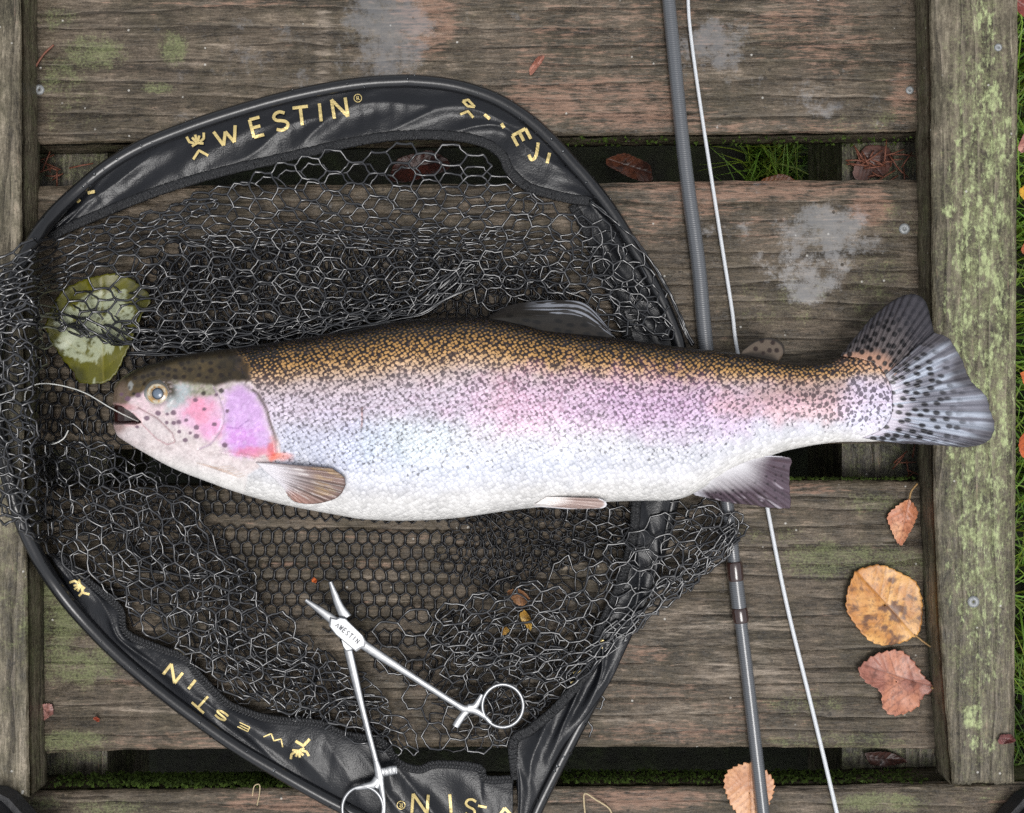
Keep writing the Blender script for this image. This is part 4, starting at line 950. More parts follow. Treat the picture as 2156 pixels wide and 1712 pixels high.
col_m = M('collar_fabric'); cn = col_m.noise(col_m.obj(), 900, 3, .6); cb = col_m.noise(col_m.obj(), 60, 5, .6)
col_m.p(col=col_m.mix(cb, (.006, .0065, .008), (.012, .013, .016)), rough=col_m.ss(cb, .3, .7, .22, .34), spec=.42); col_m.bump(col_m.math('ADD', cn, col_m.math('MULTIPLY', cb, 3)), .0004, .5)
seam_m = simple('seam_binding', (.012, .0125, .014), .45, .0012, 900, .5)
stitch_m = simple('stitch_thread', (.03, .031, .034), .35, 0, 500, .3)
CV = []
def collar(outer, inner, seed, n=260, m=26, wr=.0035, seam=True, label=None, z0=.007, z1=.0075):
    A = catmull(outer, n); B = catmull(inner, n); v = np.linspace(0, 1, m); u = np.arange(n)
    G = A[:, None] * (1 - v)[None, :, None] + B[:, None] * v[None, :, None]
    x, y = G[..., 0], G[..., 1]
    L = np.r_[0, np.cumsum(np.linalg.norm(np.diff(A, axis=0), axis=1))]
    fold = vn(L[:, None] / 70 + 1.1 * v[None], v[None] * 1.2 + 0 * L[:, None], seed)
    fold2 = 1 - 2 * np.abs(vn(L[:, None] / 120 + 1.6 * v[None], v[None] * 1.6 + 0 * L[:, None], seed + 7))
    zz = z0 * (1 - v)[None] + z1 * v[None] + np.sin(np.pi * v)[None] ** .8 * (.0015 + wr * (.45 * fold + .75 * fold2 + .12 * vn(L[:, None] / 17, 2 * v[None], seed + 3)))
    zz = np.maximum(zz, .0015)
    P = W(x, y, zz); CV.append((x, y, zz))
    o = mk('collar', P, gridf(n, m)[:, ::-1], col_m.m, net, solid=.0006)
    if label: o['label'] = label
    if seam:
        ns = n * 2; C_ = catmull(inner, ns); d = np.gradient(C_, axis=0); d /= np.linalg.norm(d, axis=1, keepdims=True); nr = np.stack([-d[:, 1], d[:, 0]], -1)
        side = np.sign(((A[n // 2] - B[n // 2]) * nr[ns // 2]).sum()); nr *= side
        w = np.linspace(-9, 9, 9); prof = .0016 * np.sqrt(np.maximum(0, 1 - (w / 10) ** 2))
        lmp = .0006 * vn(np.arange(ns)[:, None] * .9, w[None] * .2, seed)
        Gs = C_[:, None] + nr[:, None] * w[None, :, None]
        so = mk('seam', W(Gs[..., 0], Gs[..., 1], z1 + .0007 + prof[None] + lmp), gridf(ns, 9)[:, ::-1], seam_m, net, solid=.001)
        st_ = []
        Ls = np.r_[0, np.cumsum(np.linalg.norm(np.diff(C_, axis=0), axis=1))]
        for q in np.arange(4, Ls[-1] - 4, 7.0):
            i = int(np.searchsorted(Ls, q)); i = min(i, ns - 2)
            for w0, w1, dl in ((-7, -1, 2), (1, 7, -2)):
                a = C_[i] + nr[i] * w0; b = C_[i] + nr[i] * w1 + d[i] * dl * 1.2
                zc_ = z1 + .0028
                st_.append(W(np.array([a[0], (a[0] + b[0]) / 2, b[0]]), np.array([a[1], (a[1] + b[1]) / 2, b[1]]), np.array([zc_ - .0002, zc_ + .0003, zc_ - .0002])))
        Vs, Fs = tubes(np.array(st_), .00042, 4, False); tag(mk('stitching', Vs, Fs, stitch_m, so), kind='stuff')
    return o
col_up = collar([(88, 497), (112, 462), (165, 412), (228, 360), (303, 317), (402, 278), (502, 245), (602, 217), (702, 196), (780, 185), (860, 181), (930, 187), (986, 200), (1044, 222), (1102, 259), (1151, 303), (1190, 346), (1228, 388), (1252, 415)],
       [(108, 500), (140, 482), (200, 456), (335, 402), (469, 362), (570, 339), (650, 321), (723, 304), (819, 288), (920, 285), (1003, 296), (1052, 322), (1074, 362), (1110, 394), (1160, 410), (1205, 420), (1240, 424)], 1.3, 320, 30, .0030, label='upper collar with gold lettering', z0=.0075)
col_ur = collar([(1245, 412), (1300, 490), (1350, 575), (1400, 670), (1425, 745)], [(1205, 432), (1240, 500), (1275, 590), (1315, 690), (1335, 760)], 3.3, 160, 22, .003, label='right collar under the mesh', z0=.006, z1=.0045)
col_lr = collar([(1418, 1030), (1398, 1130), (1378, 1220), (1342, 1310), (1312, 1378), (1282, 1440), (1232, 1512), (1186, 1572), (1132, 1675), (1095, 1760)], [(1340, 1040), (1332, 1130), (1305, 1230), (1262, 1330), (1250, 1395), (1222, 1432), (1172, 1489), (1121, 1533), (1081, 1562), (1086, 1640)], 5.3, 240, 24, .003, label='lower right collar', z0=.0122, z1=.009)
col_lo = collar([(90, 1166), (122, 1212), (168, 1273), (238, 1348), (318, 1420), (407, 1490), (506, 1560), (606, 1620), (686, 1665), (746, 1697), (812, 1735), (900, 1800), (1000, 1830), (1080, 1800)], [(118, 1165), (190, 1228), (250, 1281), (264, 1332), (336, 1366), (386, 1385), (420, 1424), (470, 1475), (504, 1494), (571, 1514), (671, 1524), (722, 1546), (802, 1562), (836, 1604), (880, 1620), (920, 1609), (1004, 1616), (1022, 1640), (1080, 1640)], 7.3, 360, 34, .0032, label='lower collar with gold lettering', z0=.007)
CX_, CY_, CZ_ = (np.concatenate([c[k].ravel() for c in CV]) for k in range(3))
def zcol(x, y):
    x = np.asarray(x).ravel(); y = np.asarray(y).ravel()
    out = []
    for a, b in zip(x, y):
        d = (CX_ - a) ** 2 + (CY_ - b) ** 2; i = np.argpartition(d, 6)[:6]; out.append(CZ_[i].max())
    return np.array(out)

# --- lettering as flat gold strokes
GL = {'W': [[(0, 1), (.25, 0)], [(.25, 0), (.5, .8)], [(.5, .8), (.75, 0)], [(.75, 0), (1, 1)]], 'E': [[(.85, 1), (.1, 1)], [(.1, 1), (.1, 0)], [(.1, 0), (.85, 0)], [(.1, .52), (.75, .52)]],
      'S': [[(.88, .86), (.6, 1.0), (.28, .96), (.12, .78), (.25, .6), (.55, .5), (.8, .38), (.88, .2), (.7, .03), (.38, 0), (.08, .12)]], 'T': [[(0, 1), (1, 1)], [(.5, 1), (.5, 0)]], 'I': [[(.5, 1), (.5, 0)]],
      'N': [[(.08, 0), (.08, 1)], [(.08, 1), (.92, 0)], [(.92, 0), (.92, 1)]],
      'logo': [[(.02, 1), (.10, .55), (.34, .38)], [(.5, 1), (.5, .30)], [(.98, 1), (.90, .55), (.66, .38)], [(.30, .85), (.5, .30), (.70, .85)], [(.18, .18), (.5, .34), (.82, .18)]],
      'chev': [[(0, 0), (.5, .75), (1, 0)]], 'tail': [[(0, .6), (.5, .4), (1, .7)], [(0, .6), (.3, 1), (1, .7)]],
      'C': [[(.9, .9), (.5, 1), (.15, .75), (.15, .3), (.5, 0), (.9, .1)]], 'J': [[(.85, 1), (.85, .25), (.5, 0), (.15, .25)]], 'dash': [[(0, .5), (1, .5)]], 'V': [[(0, 1), (.5, 0)], [(.5, 0), (1, 1)]],
      'R': [[(1, .5), (.93, .75), (.75, .93), (.5, 1), (.25, .93), (.07, .75), (0, .5), (.07, .25), (.25, .07), (.5, 0), (.75, .07), (.93, .25), (1, .5)], [(.36, .25), (.36, .75), (.6, .73), (.64, .6), (.55, .5), (.36, .5)], [(.5, .5), (.66, .25)]]}
gold_m = simple('gold_print', (.66, .52, .22), .4, .0001, 600, .22, metal=.35)
def glyph(ch, cx, cy, w, h, rot, sw, zf, parent, m, name='letter', mirror=False, lift=.0007):
    ca, sa = math.cos(math.radians(rot)), math.sin(math.radians(rot)); parts = []
    for li, ln in enumerate(GL[ch]):
        p = np.array(ln, float); nseg = max(6, int(np.hypot(*(np.diff(p, axis=0) * [w, h]).T).sum() / 2.5))
        loc = (p - .5) * [w, h]
        if mirror: loc[:, 0] *= -1
        q = catmull(loc, nseg) if len(p) > 2 and ch in 'SCJR' else np.stack([np.interp(np.linspace(0, len(p) - 1, nseg), np.arange(len(p)), loc[:, k]) for k in range(2)], -1)
        if len(p) > 2 and ch not in 'SCJR':
            L = np.r_[0, np.cumsum(np.linalg.norm(np.diff(loc, axis=0), axis=1))]; s_ = np.unique(np.r_[np.linspace(0, L[-1], nseg), L]); q = np.stack([np.interp(s_, L, loc[:, k]) for k in range(2)], -1)
        d = np.gradient(q, axis=0); d /= np.linalg.norm(d, axis=1, keepdims=True) + 1e-9; nr = np.stack([-d[:, 1], d[:, 0]], -1)
        E = q[:, None] + nr[:, None] * np.array([-.5, 0, .5])[None, :, None] * sw
        x = cx + E[..., 0] * ca - E[..., 1] * sa; y = cy - (E[..., 0] * sa + E[..., 1] * ca)
        z = np.asarray(zf(x, y)).reshape(x.shape) + lift + .00008 * li
        parts.append((W(x, y, z).reshape(-1, 3), gridf(len(q), 3)))
    Vg, Fg = join(parts)
    return mk(name, Vg, Fg, m, parent, smooth=False)
for ch, x, y, w, h, r, nm in [('W', 477, 287, 44, 30, 17, 'letter'), ('E', 541, 268, 27, 34, 15, 'letter'), ('S', 591, 255, 30, 34, 17, 'letter'), ('T', 634, 245, 30, 34, 7, 'letter'), ('I', 674, 237, 20, 34, 6, 'letter'), ('N', 715, 228, 32, 36, 9, 'letter'), ('chev', 420, 322, 30, 18, 14, 'emblem'), ('logo', 414, 297, 36, 24, 14, 'emblem'), ('R', 753, 207, 15, 15, 10, 'trade_mark'),
                          ('tail', 985, 222, 26, 18, -30, 'emblem'), ('chev', 984, 238, 26, 12, -14, 'emblem'), ('dash', 1025, 246, 14, 10, -40, 'letter'), ('dash', 1058, 265, 10, 8, -60, 'letter'), ('E', 1098, 290, 30, 28, -62, 'letter'), ('J', 1122, 318, 20, 34, -10, 'letter'), ('I', 1154, 333, 8, 20, -14, 'letter'), ('dash', 192, 405, 14, 8, 12, 'letter'), ('dash', 165, 423, 8, 6, 40, 'letter')]:
    glyph(ch, x, y, w * 1.08, h * 1.12, r, 6.6 if nm == 'letter' else (5.2 if nm == 'emblem' else 1.6), zcol, col_up, gold_m, nm)
for ch, x, y, w, h, r, nm, sw in [('chev', 638, 1566, 30, 16, 188, 'emblem', 6), ('logo', 629, 1584, 40, 22, 190, 'emblem', 5), ('W', 578, 1556, 46, 14, 152, 'letter', 2.6), ('E', 512, 1530, 32, 10, 154, 'letter', 2.2), ('S', 466, 1506, 32, 15, 150, 'letter', 4.5), ('T', 427, 1478, 34, 32, 138, 'letter', 5), ('I', 404, 1441, 12, 24, 142, 'letter', 6), ('N', 364, 1418, 36, 28, 142, 'letter', 6), ('logo', 166, 1234, 36, 24, 125, 'emblem', 4.5), ('chev', 176, 1246, 24, 12, 130, 'emblem', 5),
                              ('R', 844, 1695, 17, 17, 180, 'trade_mark', 1.7), ('N', 884, 1692, 38, 40, 176, 'letter', 6), ('I', 948, 1692, 12, 40, 184, 'letter', 6), ('S', 990, 1700, 26, 34, 176, 'letter', 5), ('dash', 1015, 1698, 18, 8, 170, 'letter', 5), ('V', 1063, 1714, 42, 26, 185, 'letter', 6)]:
    glyph(ch, x, y, w, h, r, sw, zcol, col_lo, gold_m, nm)
for x, y, w, r in ((1266, 1356, 18, 80), (1256, 1388, 10, 70), (1215, 1415, 18, 20), (1208, 1437, 14, 20)):
    glyph('dash', x, y, w, 6, r, 7, zcol, col_lr, gold_m, 'letter', lift=.0012)

# --- mesh bag
net_m = M('rubber_mesh'); nn = net_m.noise(net_m.obj(), 300, 3, .6)
net_m.p(col=net_m.mix(nn, (.004, .0042, .005), (.011, .0115, .014)), rough=.25, spec=.6, coat=1.0, crough=.13, cior=1.55)
fine_m = M('fine_mesh'); nn = fine_m.noise(fine_m.obj(), 300, 3, .6)
fine_m.p(col=fine_m.mix(nn, (.004, .004, .005), (.010, .010, .012)), rough=.3, spec=.4)

def hexes(poly, a, flat, asp, rot, warps, seed, zf, r, m, fold=None, keep=1.0, name='mesh_panel', rk=1.25, post=None):
    """honeycomb netting over an area, warped into folds, as thin tubes"""
    poly = [tuple(map(float, p)) for p in poly]
    P = np.array(poly); c = P.mean(0); ext = np.abs(P - c).max() * 1.5 + 120
    n = int(ext / (a * min(1, asp) * 1.4)) + 2
    ii, jj = np.meshgrid(np.arange(-n, n + 1), np.arange(-n, n + 1), indexing='ij')
    ii = ii.ravel(); jj = jj.ravel()
    # pointy-top lattice: centres; two vertices per cell (top, and upper-right -> standard brick graph)
    s3 = math.sqrt(3)
    cxx = a * s3 * (ii + .5 * (jj & 1)); cyy = a * 1.5 * jj
    top = np.stack([cxx, cyy + a], -1); bot = np.stack([cxx, cyy - a], -1)
    right = a * s3 * .5
    tl = np.stack([cxx - right, cyy + a * .5], -1); tr = np.stack([cxx + right, cyy + a * .5], -1); br = np.stack([cxx + right, cyy - a * .5], -1)
    E0 = np.concatenate([top, top, tr]); E1 = np.concatenate([tl, tr, br]); vert = np.repeat([0, 0, 1], len(ii))
    def mp_(q):
        q = q.copy()
        jx = np.sin(q[:, 0] * 12.9898 / a + q[:, 1] * 7.233 / a + seed); jy = np.sin(q[:, 0] * 3.17 / a + q[:, 1] * 9.73 / a + seed * 2)
        q = q + .045 * a * np.stack([jx, jy], -1)
        if flat: q = q[:, ::-1].copy()
        q[:, 1] *= asp
        ca, sa = math.cos(math.radians(rot)), math.sin(math.radians(rot))
        q = np.stack([q[:, 0] * ca - q[:, 1] * sa, q[:, 0] * sa + q[:, 1] * ca], -1) + c
        for (ax, ay, wx, wy, so) in warps:
            dx = ax * vn(q[:, 0] / wx, q[:, 1] / wy, seed + so); dy = ay * vn(q[:, 0] / wx + 31, q[:, 1] / wy + 17, seed + so + 2)
            q = q + np.stack([dx, dy], -1)
        if fold is not None: q = fold(q)
        return q
    k = np.linspace(0, 1, 4)
    pts = []
    for t_ in k:
        pts.append(mp_(E0 * (1 - t_) + E1 * t_))
    Q = np.stack(pts, 1)            # (E,4,2)
    Q[:, 1:3] += rng.normal(0, .016 * a, (len(Q), 1, 2))
    mid = Q.mean(1); ok = inpoly(mid[:, 0], mid[:, 1], poly)
    if keep < 1: ok &= rng.uniform(0, 1, len(ok)) < keep
    ln = np.linalg.norm(Q[:, 0] - Q[:, -1], axis=1); ok &= (ln < 3.2 * a)
    def keyf(e): return np.round(e[:, 0] * 7 / a).astype(np.int64) * 1000003 + np.round(e[:, 1] * 7 / a).astype(np.int64)
    k0, k1 = keyf(E0), keyf(E1)
    for _ in range(3):
        u_, inv = np.unique(np.concatenate([k0[ok], k1[ok]]), return_inverse=True); deg = np.bincount(inv)
        ne = int(ok.sum()); d0, d1 = deg[inv[:ne]], deg[inv[ne:]]
        idx = np.where(ok)[0]; ok[idx[(d0 < 2) | (d1 < 2)]] = False
    Q = Q[ok]; vt = vert[ok]
    z = zf(Q[..., 0], Q[..., 1])
    rr_ = r * np.where(vt[:, None] == 1, rk, 1.0) * np.array([1.25, .92, .92, 1.25])[None]
    Vn, Fn = tubes(W(Q[..., 0], Q[..., 1], z), rr_, 5, False)
    return tag(mk(name, Vn, Fn, m, net), kind='stuff')

def lz(base, amp, wl, seed, lift=True):
    def f(x, y):
        z = base + amp * (.5 + .5 * vn(x / wl, y / wl, seed)) + .3 * amp * vn(x / (wl * .3), y / (wl * .3), seed + 4)
        if lift: z = z + .036 * sstep(130, 60, x)
        return np.maximum(z, .0012)
    return f
# bottom panel, small round cells
hexes([(330, 520), (620, 500), (1150, 540), (1300, 700), (1440, 760), (1460, 1040), (1300, 1170), (1100, 1230), (1000, 1290), (900, 1480), (700, 1350), (560, 1300), (430, 1120), (330, 1000), (260, 930), (120, 940), (70, 880), (70, 760), (100, 700), (300, 560)],
      14.6, False, 1.22, 1.5, [(10, 8, 190, 160, 0), (3, 3, 50, 50, 1)], 2.0, lz(.0016, .0012, 120, 1, False), .00068, fine_m, name='bottom_mesh', rk=1.6)
hexes([(330, 540), (620, 510), (900, 520), (1150, 545), (1300, 700), (1200, 660), (1000, 690), (560, 760), (270, 780), (300, 640)], 14.0, False, 1.0, -5, [(22, 16, 170, 120, 0), (4, 4, 40, 40, 1)], 5.0, lz(.003, .0025, 90, 2, False), .00055, fine_m, name='bottom_mesh', rk=1.4)
hexes([(960, 1060), (1280, 1050), (1250, 1190), (1020, 1240), (900, 1190)], 13.0, False, 1.0, 14, [(20, 18, 120, 90, 0), (5, 5, 40, 40, 1)], 6.0, lz(.003, .003, 90, 3, False), .00055, fine_m, name='bottom_mesh', rk=1.4)
hexes([(60, 820), (240, 830), (300, 960), (420, 1060), (520, 1200), (400, 1250), (250, 1180), (100, 1060), (60, 940)], 15.5, False, 1.1, 20, [(22, 18, 150, 120, 0), (4, 4, 40, 40, 1)], 7.0, lz(.004, .003, 90, 3, True), .00055, fine_m, name='bottom_mesh', rk=1.4)
# upper side wall
def fB(q):
    yf = np.interp(q[:, 0], [-50, 60, 150, 270, 420, 560, 720, 870, 1000, 1040], [720, 692, 702, 742, 745, 736, 696, 668, 600, 2000])
    d = q[:, 1] - yf; q = q.copy(); q[:, 1] = np.where(d > 0, yf - d * .5, q[:, 1]); q[d > 110] = np.nan; return q
PB = [(300, 440), (440, 405), (560, 350), (640, 328), (760, 302), (860, 292), (960, 294), (1030, 318), (1072, 380), (1180, 420), (1240, 435), (1300, 480), (1400, 600), (1440, 690), (1455, 730), (1280, 712), (1200, 640), (1040, 612), (1000, 604), (870, 670), (720, 698), (560, 739), (420, 748), (270, 745), (150, 705), (60, 694), (-20, 722), (-20, 540), (60, 512), (150, 490)]
hexes(PB, 33, True, .80, 2, [(24, 24, 420, 150, 0), (5, 6, 140, 70, 1)], 3.0, lz(.011, .012, 150, 4), .00079, net_m, fold=fB)
hexes([(60, 600), (330, 490), (620, 470), (900, 480), (1150, 490), (1300, 540), (1440, 720), (1290, 700), (1200, 650), (900, 665), (720, 698), (420, 748), (100, 702)], 32, True, .72, -6, [(30, 46, 460, 110, 0), (8, 10, 110, 60, 1)], 8.0, lz(.006, .008, 110, 5), .00075, net_m, fold=fB)
hexes([(200, 470), (470, 370), (640, 345), (900, 330), (1050, 360), (1180, 440), (1150, 520), (620, 500), (330, 520), (150, 560)], 33, True, .62, 4, [(30, 34, 420, 90, 0), (6, 8, 110, 60, 1)], 78.0, lz(.006, .006, 120, 31), .00076, net_m)
hexes([(100, 620), (330, 500), (620, 490), (1180, 520), (1290, 690), (1000, 600), (870, 668), (560, 738), (270, 744), (130, 700)], 29, True, .7, 8, [(36, 44, 260, 80, 0), (8, 10, 90, 60, 1)], 81.0, lz(.005, .007, 100, 32), .00074, net_m, fold=fB)
hexes([(600, 460), (760, 468), (960, 480), (1180, 490), (1290, 560), (1200, 580), (1000, 540), (800, 530), (600, 520), (420, 530), (420, 490)], 22, True, .35, 3, [(20, 26, 300, 70, 0), (6, 8, 90, 40, 1)], 9.0, lz(.005, .008, 110, 6), .00062, net_m)
# strands gathered over the left rail
hexes([(-40, 530), (60, 508), (200, 470), (340, 432), (440, 405), (470, 440), (330, 500), (190, 560), (80, 640), (-40, 700)], 25, True, .36, -17, [(20, 16, 260, 70, 0), (8, 8, 90, 40, 1)], 11.0, lz(.012, .012, 120, 7), .00077, net_m)
hexes([(-40, 600), (60, 600), (110, 680), (100, 760), (60, 820), (-40, 850)], 24, False, .9, 50, [(30, 30, 110, 80, 0)], 13.0, lz(.012, .012, 90, 9), .00075, net_m)
# left column and lower left wall
PC = [(-40, 700), (90, 700), (110, 790), (60, 850), (110, 920), (225, 930), (262, 955), (330, 990), (440, 1080), (520, 1195), (610, 1300), (660, 1350), (560, 1480), (420, 1420), (330, 1365), (262, 1330), (250, 1290), (180, 1225), (80, 1160), (30, 1105), (-40, 1060)]
hexes(PC, 33, True, .86, 34, [(26, 24, 260, 160, 0), (8, 8, 110, 70, 1)], 15.0, lz(.012, .010, 150, 10), .00079, net_m)
hexes(PC[:10] + [(610, 1300), (420, 1400), (262, 1300), (80, 1150), (-40, 1060)], 32, True, .9, 26, [(40, 38, 200, 110, 0), (8, 8, 110, 70, 1)], 18.0, lz(.007, .008, 130, 11), .00075, net_m)
hexes([(400, 1180), (520, 1195), (640, 1335), (760, 1500), (830, 1600), (760, 1558), (640, 1528), (500, 1490), (400, 1400), (330, 1360)], 33, True, .86, 18, [(30, 28, 220, 120, 0), (8, 8, 90, 70, 1)], 24.0, lz(.010, .010, 120, 13), .00079, net_m)
hexes([(420, 1290), (640, 1345), (740, 1390), (900, 1560), (950, 1610), (830, 1605), (640, 1530), (440, 1420)], 25, True, .7, 12, [(50, 50, 130, 80, 0), (10, 10, 70, 50, 1)], 27.0, lz(.006, .008, 80, 14), .00073, net_m)
hexes([(460, 1300), (640, 1365), (780, 1430), (920, 1590), (860, 1610), (640, 1525), (460, 1450)], 22, False, .8, 50, [(50, 46, 120, 90, 0), (10, 10, 70, 50, 1)], 30.0, lz(.004, .006, 80, 15), .00062, net_m)
hexes([(60, 800), (240, 940), (420, 1090), (560, 1260), (720, 1390), (880, 1590), (640, 1525), (400, 1400), (250, 1290), (60, 1100)], 30, True, .75, 44, [(46, 44, 190, 90, 0), (8, 8, 80, 60, 1)], 84.0, lz(.005, .007, 100, 33), .00074, net_m)
hexes([(1000, 1230), (1300, 1100), (1470, 1050), (1560, 1060), (1540, 1160), (1400, 1290), (1290, 1360), (1200, 1450), (1090, 1570), (960, 1560), (900, 1330)], 30, False, .75, -40, [(46, 44, 170, 90, 0), (8, 8, 80, 60, 1)], 87.0, lz(.004, .006, 100, 34, False), .00072, net_m)
# lower right wall
def fE(q):
    x0, y0, x1, y1 = 1560, 1150, 1290, 1375
    nx, ny = (y1 - y0), -(x1 - x0); L = math.hypot(nx, ny); nx /= L; ny /= L
    d = (q[:, 0] - x0) * nx + (q[:, 1] - y0) * ny
    s_ = np.sign((1100 - x0) * nx + (1250 - y0) * ny); d = d * s_
    sh = np.where(d < 0, -d * 1.45, 0); q = q + np.stack([sh * nx * s_, sh * ny * s_], -1); q[d < -120] = np.nan; return q
PE = [(880, 1290), (1000, 1235), (1200, 1205), (1350, 1090), (1470, 1045), (1578, 1058), (1570, 1120), (1548, 1166), (1462, 1236), (1402, 1308), (1335, 1346), (1300, 1385), (1240, 1440), (1140, 1440), (960, 1400)]
hexes(PE, 33, True, .78, -8, [(22, 24, 260, 120, 0), (8, 8, 110, 70, 1)], 33.0, lz(.011, .010, 150, 16, False), .00079, net_m, fold=fE)
hexes(PE, 32, True, .75, -24, [(34, 40, 180, 90, 0), (8, 8, 110, 70, 1)], 36.0, lz(.007, .008, 120, 17, False), .00075, net_m, fold=fE)
hexes([(1180, 1055), (1560, 1050), (1568, 1120), (1500, 1200), (1300, 1300), (1180, 1200)], 29, False, .95, 12, [(26, 26, 160, 120, 0), (8, 8, 80, 60, 1)], 39.0, lz(.008, .008, 120, 18, False), .00073, net_m, fold=fE)
hexes([(760, 1275), (900, 1280), (1180, 1350), (1280, 1400), (1210, 1450), (1120, 1530), (1080, 1600), (960, 1600), (870, 1560), (790, 1400)], 32, True, .9, 8, [(26, 24, 200, 130, 0), (8, 8, 110, 70, 1)], 42.0, lz(.006, .006, 120, 19, False), .00077, net_m)
hexes([(960, 1320), (1180, 1350), (1270, 1400), (1200, 1450), (1080, 1560), (960, 1520)], 25, True, .7, -32, [(44, 44, 130, 90, 0), (8, 8, 80, 60, 1)], 45.0, lz(.005, .007, 90, 20, False), .00073, net_m)
hexes([(1000, 1290), (1250, 1290), (1260, 1390), (1140, 1420), (1000, 1380)], 24, False, .9, 40, [(44, 44, 110, 90, 0), (8, 8, 80, 60, 1)], 48.0, lz(.004, .006, 90, 21, False), .00062, net_m)
hexes([(1290, 1368), (1303, 1400), (1278, 1480), (1240, 1550), (1198, 1592), (1185, 1570), (1240, 1460), (1265, 1400)], 24, False, .9, 20, [(10, 10, 110, 90, 0)], 51.0, lz(.006, .004, 90, 22, False), .00062, net_m)
# upper right wall
hexes([(1060, 395), (1190, 425), (1290, 455), (1380, 570), (1455, 725), (1290, 712), (1210, 610), (1150, 500)], 26, True, .85, 38, [(24, 24, 180, 110, 0), (8, 8, 110, 70, 1)], 54.0, lz(.008, .008, 100, 23, False), .00075, net_m)
hexes([(1150, 420), (1290, 460), (1385, 580), (1455, 725), (1330, 716), (1240, 600)], 24, False, .9, 20, [(36, 36, 120, 80, 0), (8, 8, 90, 70, 1)], 57.0, lz(.006, .007, 90, 24, False), .00064, net_m)
hexes([(-40, 520), (70, 520), (120, 640), (100, 800), (120, 950), (170, 1080), (120, 1150), (60, 1130), (-40, 1090)], 31, False, .9, 64, [(30, 30, 170, 110, 0), (8, 8, 80, 60, 1)], 60.0, lz(.013, .010, 100, 25), .00083, net_m)
hexes([(-40, 560), (60, 560), (100, 700), (80, 840), (110, 960), (150, 1100), (80, 1140), (-40, 1080)], 28, True, .8, 40, [(40, 40, 120, 80, 0), (8, 8, 80, 60, 1)], 63.0, lz(.010, .010, 100, 26), .00079, net_m)
hexes([(100, 700), (300, 560), (620, 505), (900, 520), (1180, 560), (1300, 700), (1000, 640), (870, 668), (560, 738), (270, 744)], 17, False, .9, 12, [(26, 26, 120, 70, 0), (6, 6, 50, 40, 1)], 66.0, lz(.003, .004, 80, 27, False), .0006, fine_m, name='bottom_mesh')
hexes([(960, 1060), (1300, 1055), (1340, 1180), (1200, 1290), (1000, 1240)], 17, True, .9, 30, [(30, 30, 90, 70, 0), (6, 6, 50, 40, 1)], 69.0, lz(.003, .005, 80, 28, False), .0006, fine_m, name='bottom_mesh')
hexes([(230, 960), (420, 1080), (560, 1260), (700, 1380), (880, 1590), (760, 1550), (500, 1480), (300, 1340), (150, 1160)], 20, True, .8, 40, [(36, 36, 110, 80, 0), (6, 6, 50, 40, 1)], 72.0, lz(.003, .005, 80, 29, False), .0006, fine_m, name='bottom_mesh')
hexes([(900, 1300), (1250, 1240), (1280, 1380), (1200, 1450), (1080, 1590), (900, 1590)], 19, True, .8, -30, [(36, 36, 110, 80, 0), (6, 6, 50, 40, 1)], 75.0, lz(.003, .005, 80, 30, False), .0006, fine_m, name='bottom_mesh')
# fold cords along the open edges of the bag
cords = [([(270, 744), (420, 748), (560, 738), (720, 697), (870, 668), (940, 628), (1000, 602)], .026, .0007), ([(1245, 425), (1330, 500), (1395, 590), (1440, 690), (1458, 728)], .010, .0008)]
cp = []
for pts, z, r in cords:
    for k in range(4):
        p = catmull(pts, 60); q = np.arange(60); p = p + 3.2 * np.stack([vn(q * .22, q * 0 + k, k), vn(q * .22, q * 0 + k, k + 9)], -1)
        cp.append(tubes(W(p[:, 0], p[:, 1], z + .0016 * vn(q * .2, q * 0 + k, 3 + k)), r, 5))
Vc, Fc = join(cp); tag(mk('edge_cord', Vc, Fc, net_m, net), kind='stuff')

# ------------------------------------------------------------------ forceps
fz = .019
steel = M('satin_steel'); sn = steel.noise(steel.obj((1, 1, 1)), 260, 5, .6)
steel.p(col=steel.mix(sn, (.21, .215, .222), (.36, .367, .375)), rough=steel.ss(sn, .3, .7, .28, .42), metal=1.0); steel.bump(sn, .00012, .4)
forc = thing('forceps', 'open silver fishing forceps lying on the net', 'forceps', W(760, 1400, fz - .004))
def bar(pts, wid, z, thick, n=60, roundn=8):
    """flat bar with rounded section along plan points (width in plan units)"""
    p = catmull(pts, n); s_ = np.linspace(0, 1, n); wv_ = 1.32 * np.interp(s_, np.linspace(0, 1, len(wid)), wid)
    d = np.gradient(p, axis=0); d /= np.linalg.norm(d, axis=1, keepdims=True); nr = np.stack([-d[:, 1], d[:, 0]], -1)
    th_ = np.linspace(0, 2 * np.pi, 12, endpoint=False); ca, sa = np.cos(th_), np.sin(th_)
    ca = np.sign(ca) * np.abs(ca) ** .6; sa = np.sign(sa) * np.abs(sa) ** .6
    x = p[:, None, 0] + nr[:, None, 0] * ca * wv_[:, None] * .5; y = p[:, None, 1] + nr[:, None, 1] * ca * wv_[:, None] * .5
    zb = np.interp(s_, np.linspace(0, 1, len(z)), z) if hasattr(z, '__len__') else np.full(n, z)
    F_ = gridf(n, 12, True)[:, ::-1].tolist() + [list(range(12)), [(n - 1) * 12 + k for k in reversed(range(12))]]
    return W(x, y, zb[:, None] + sa * thick * .5), F_
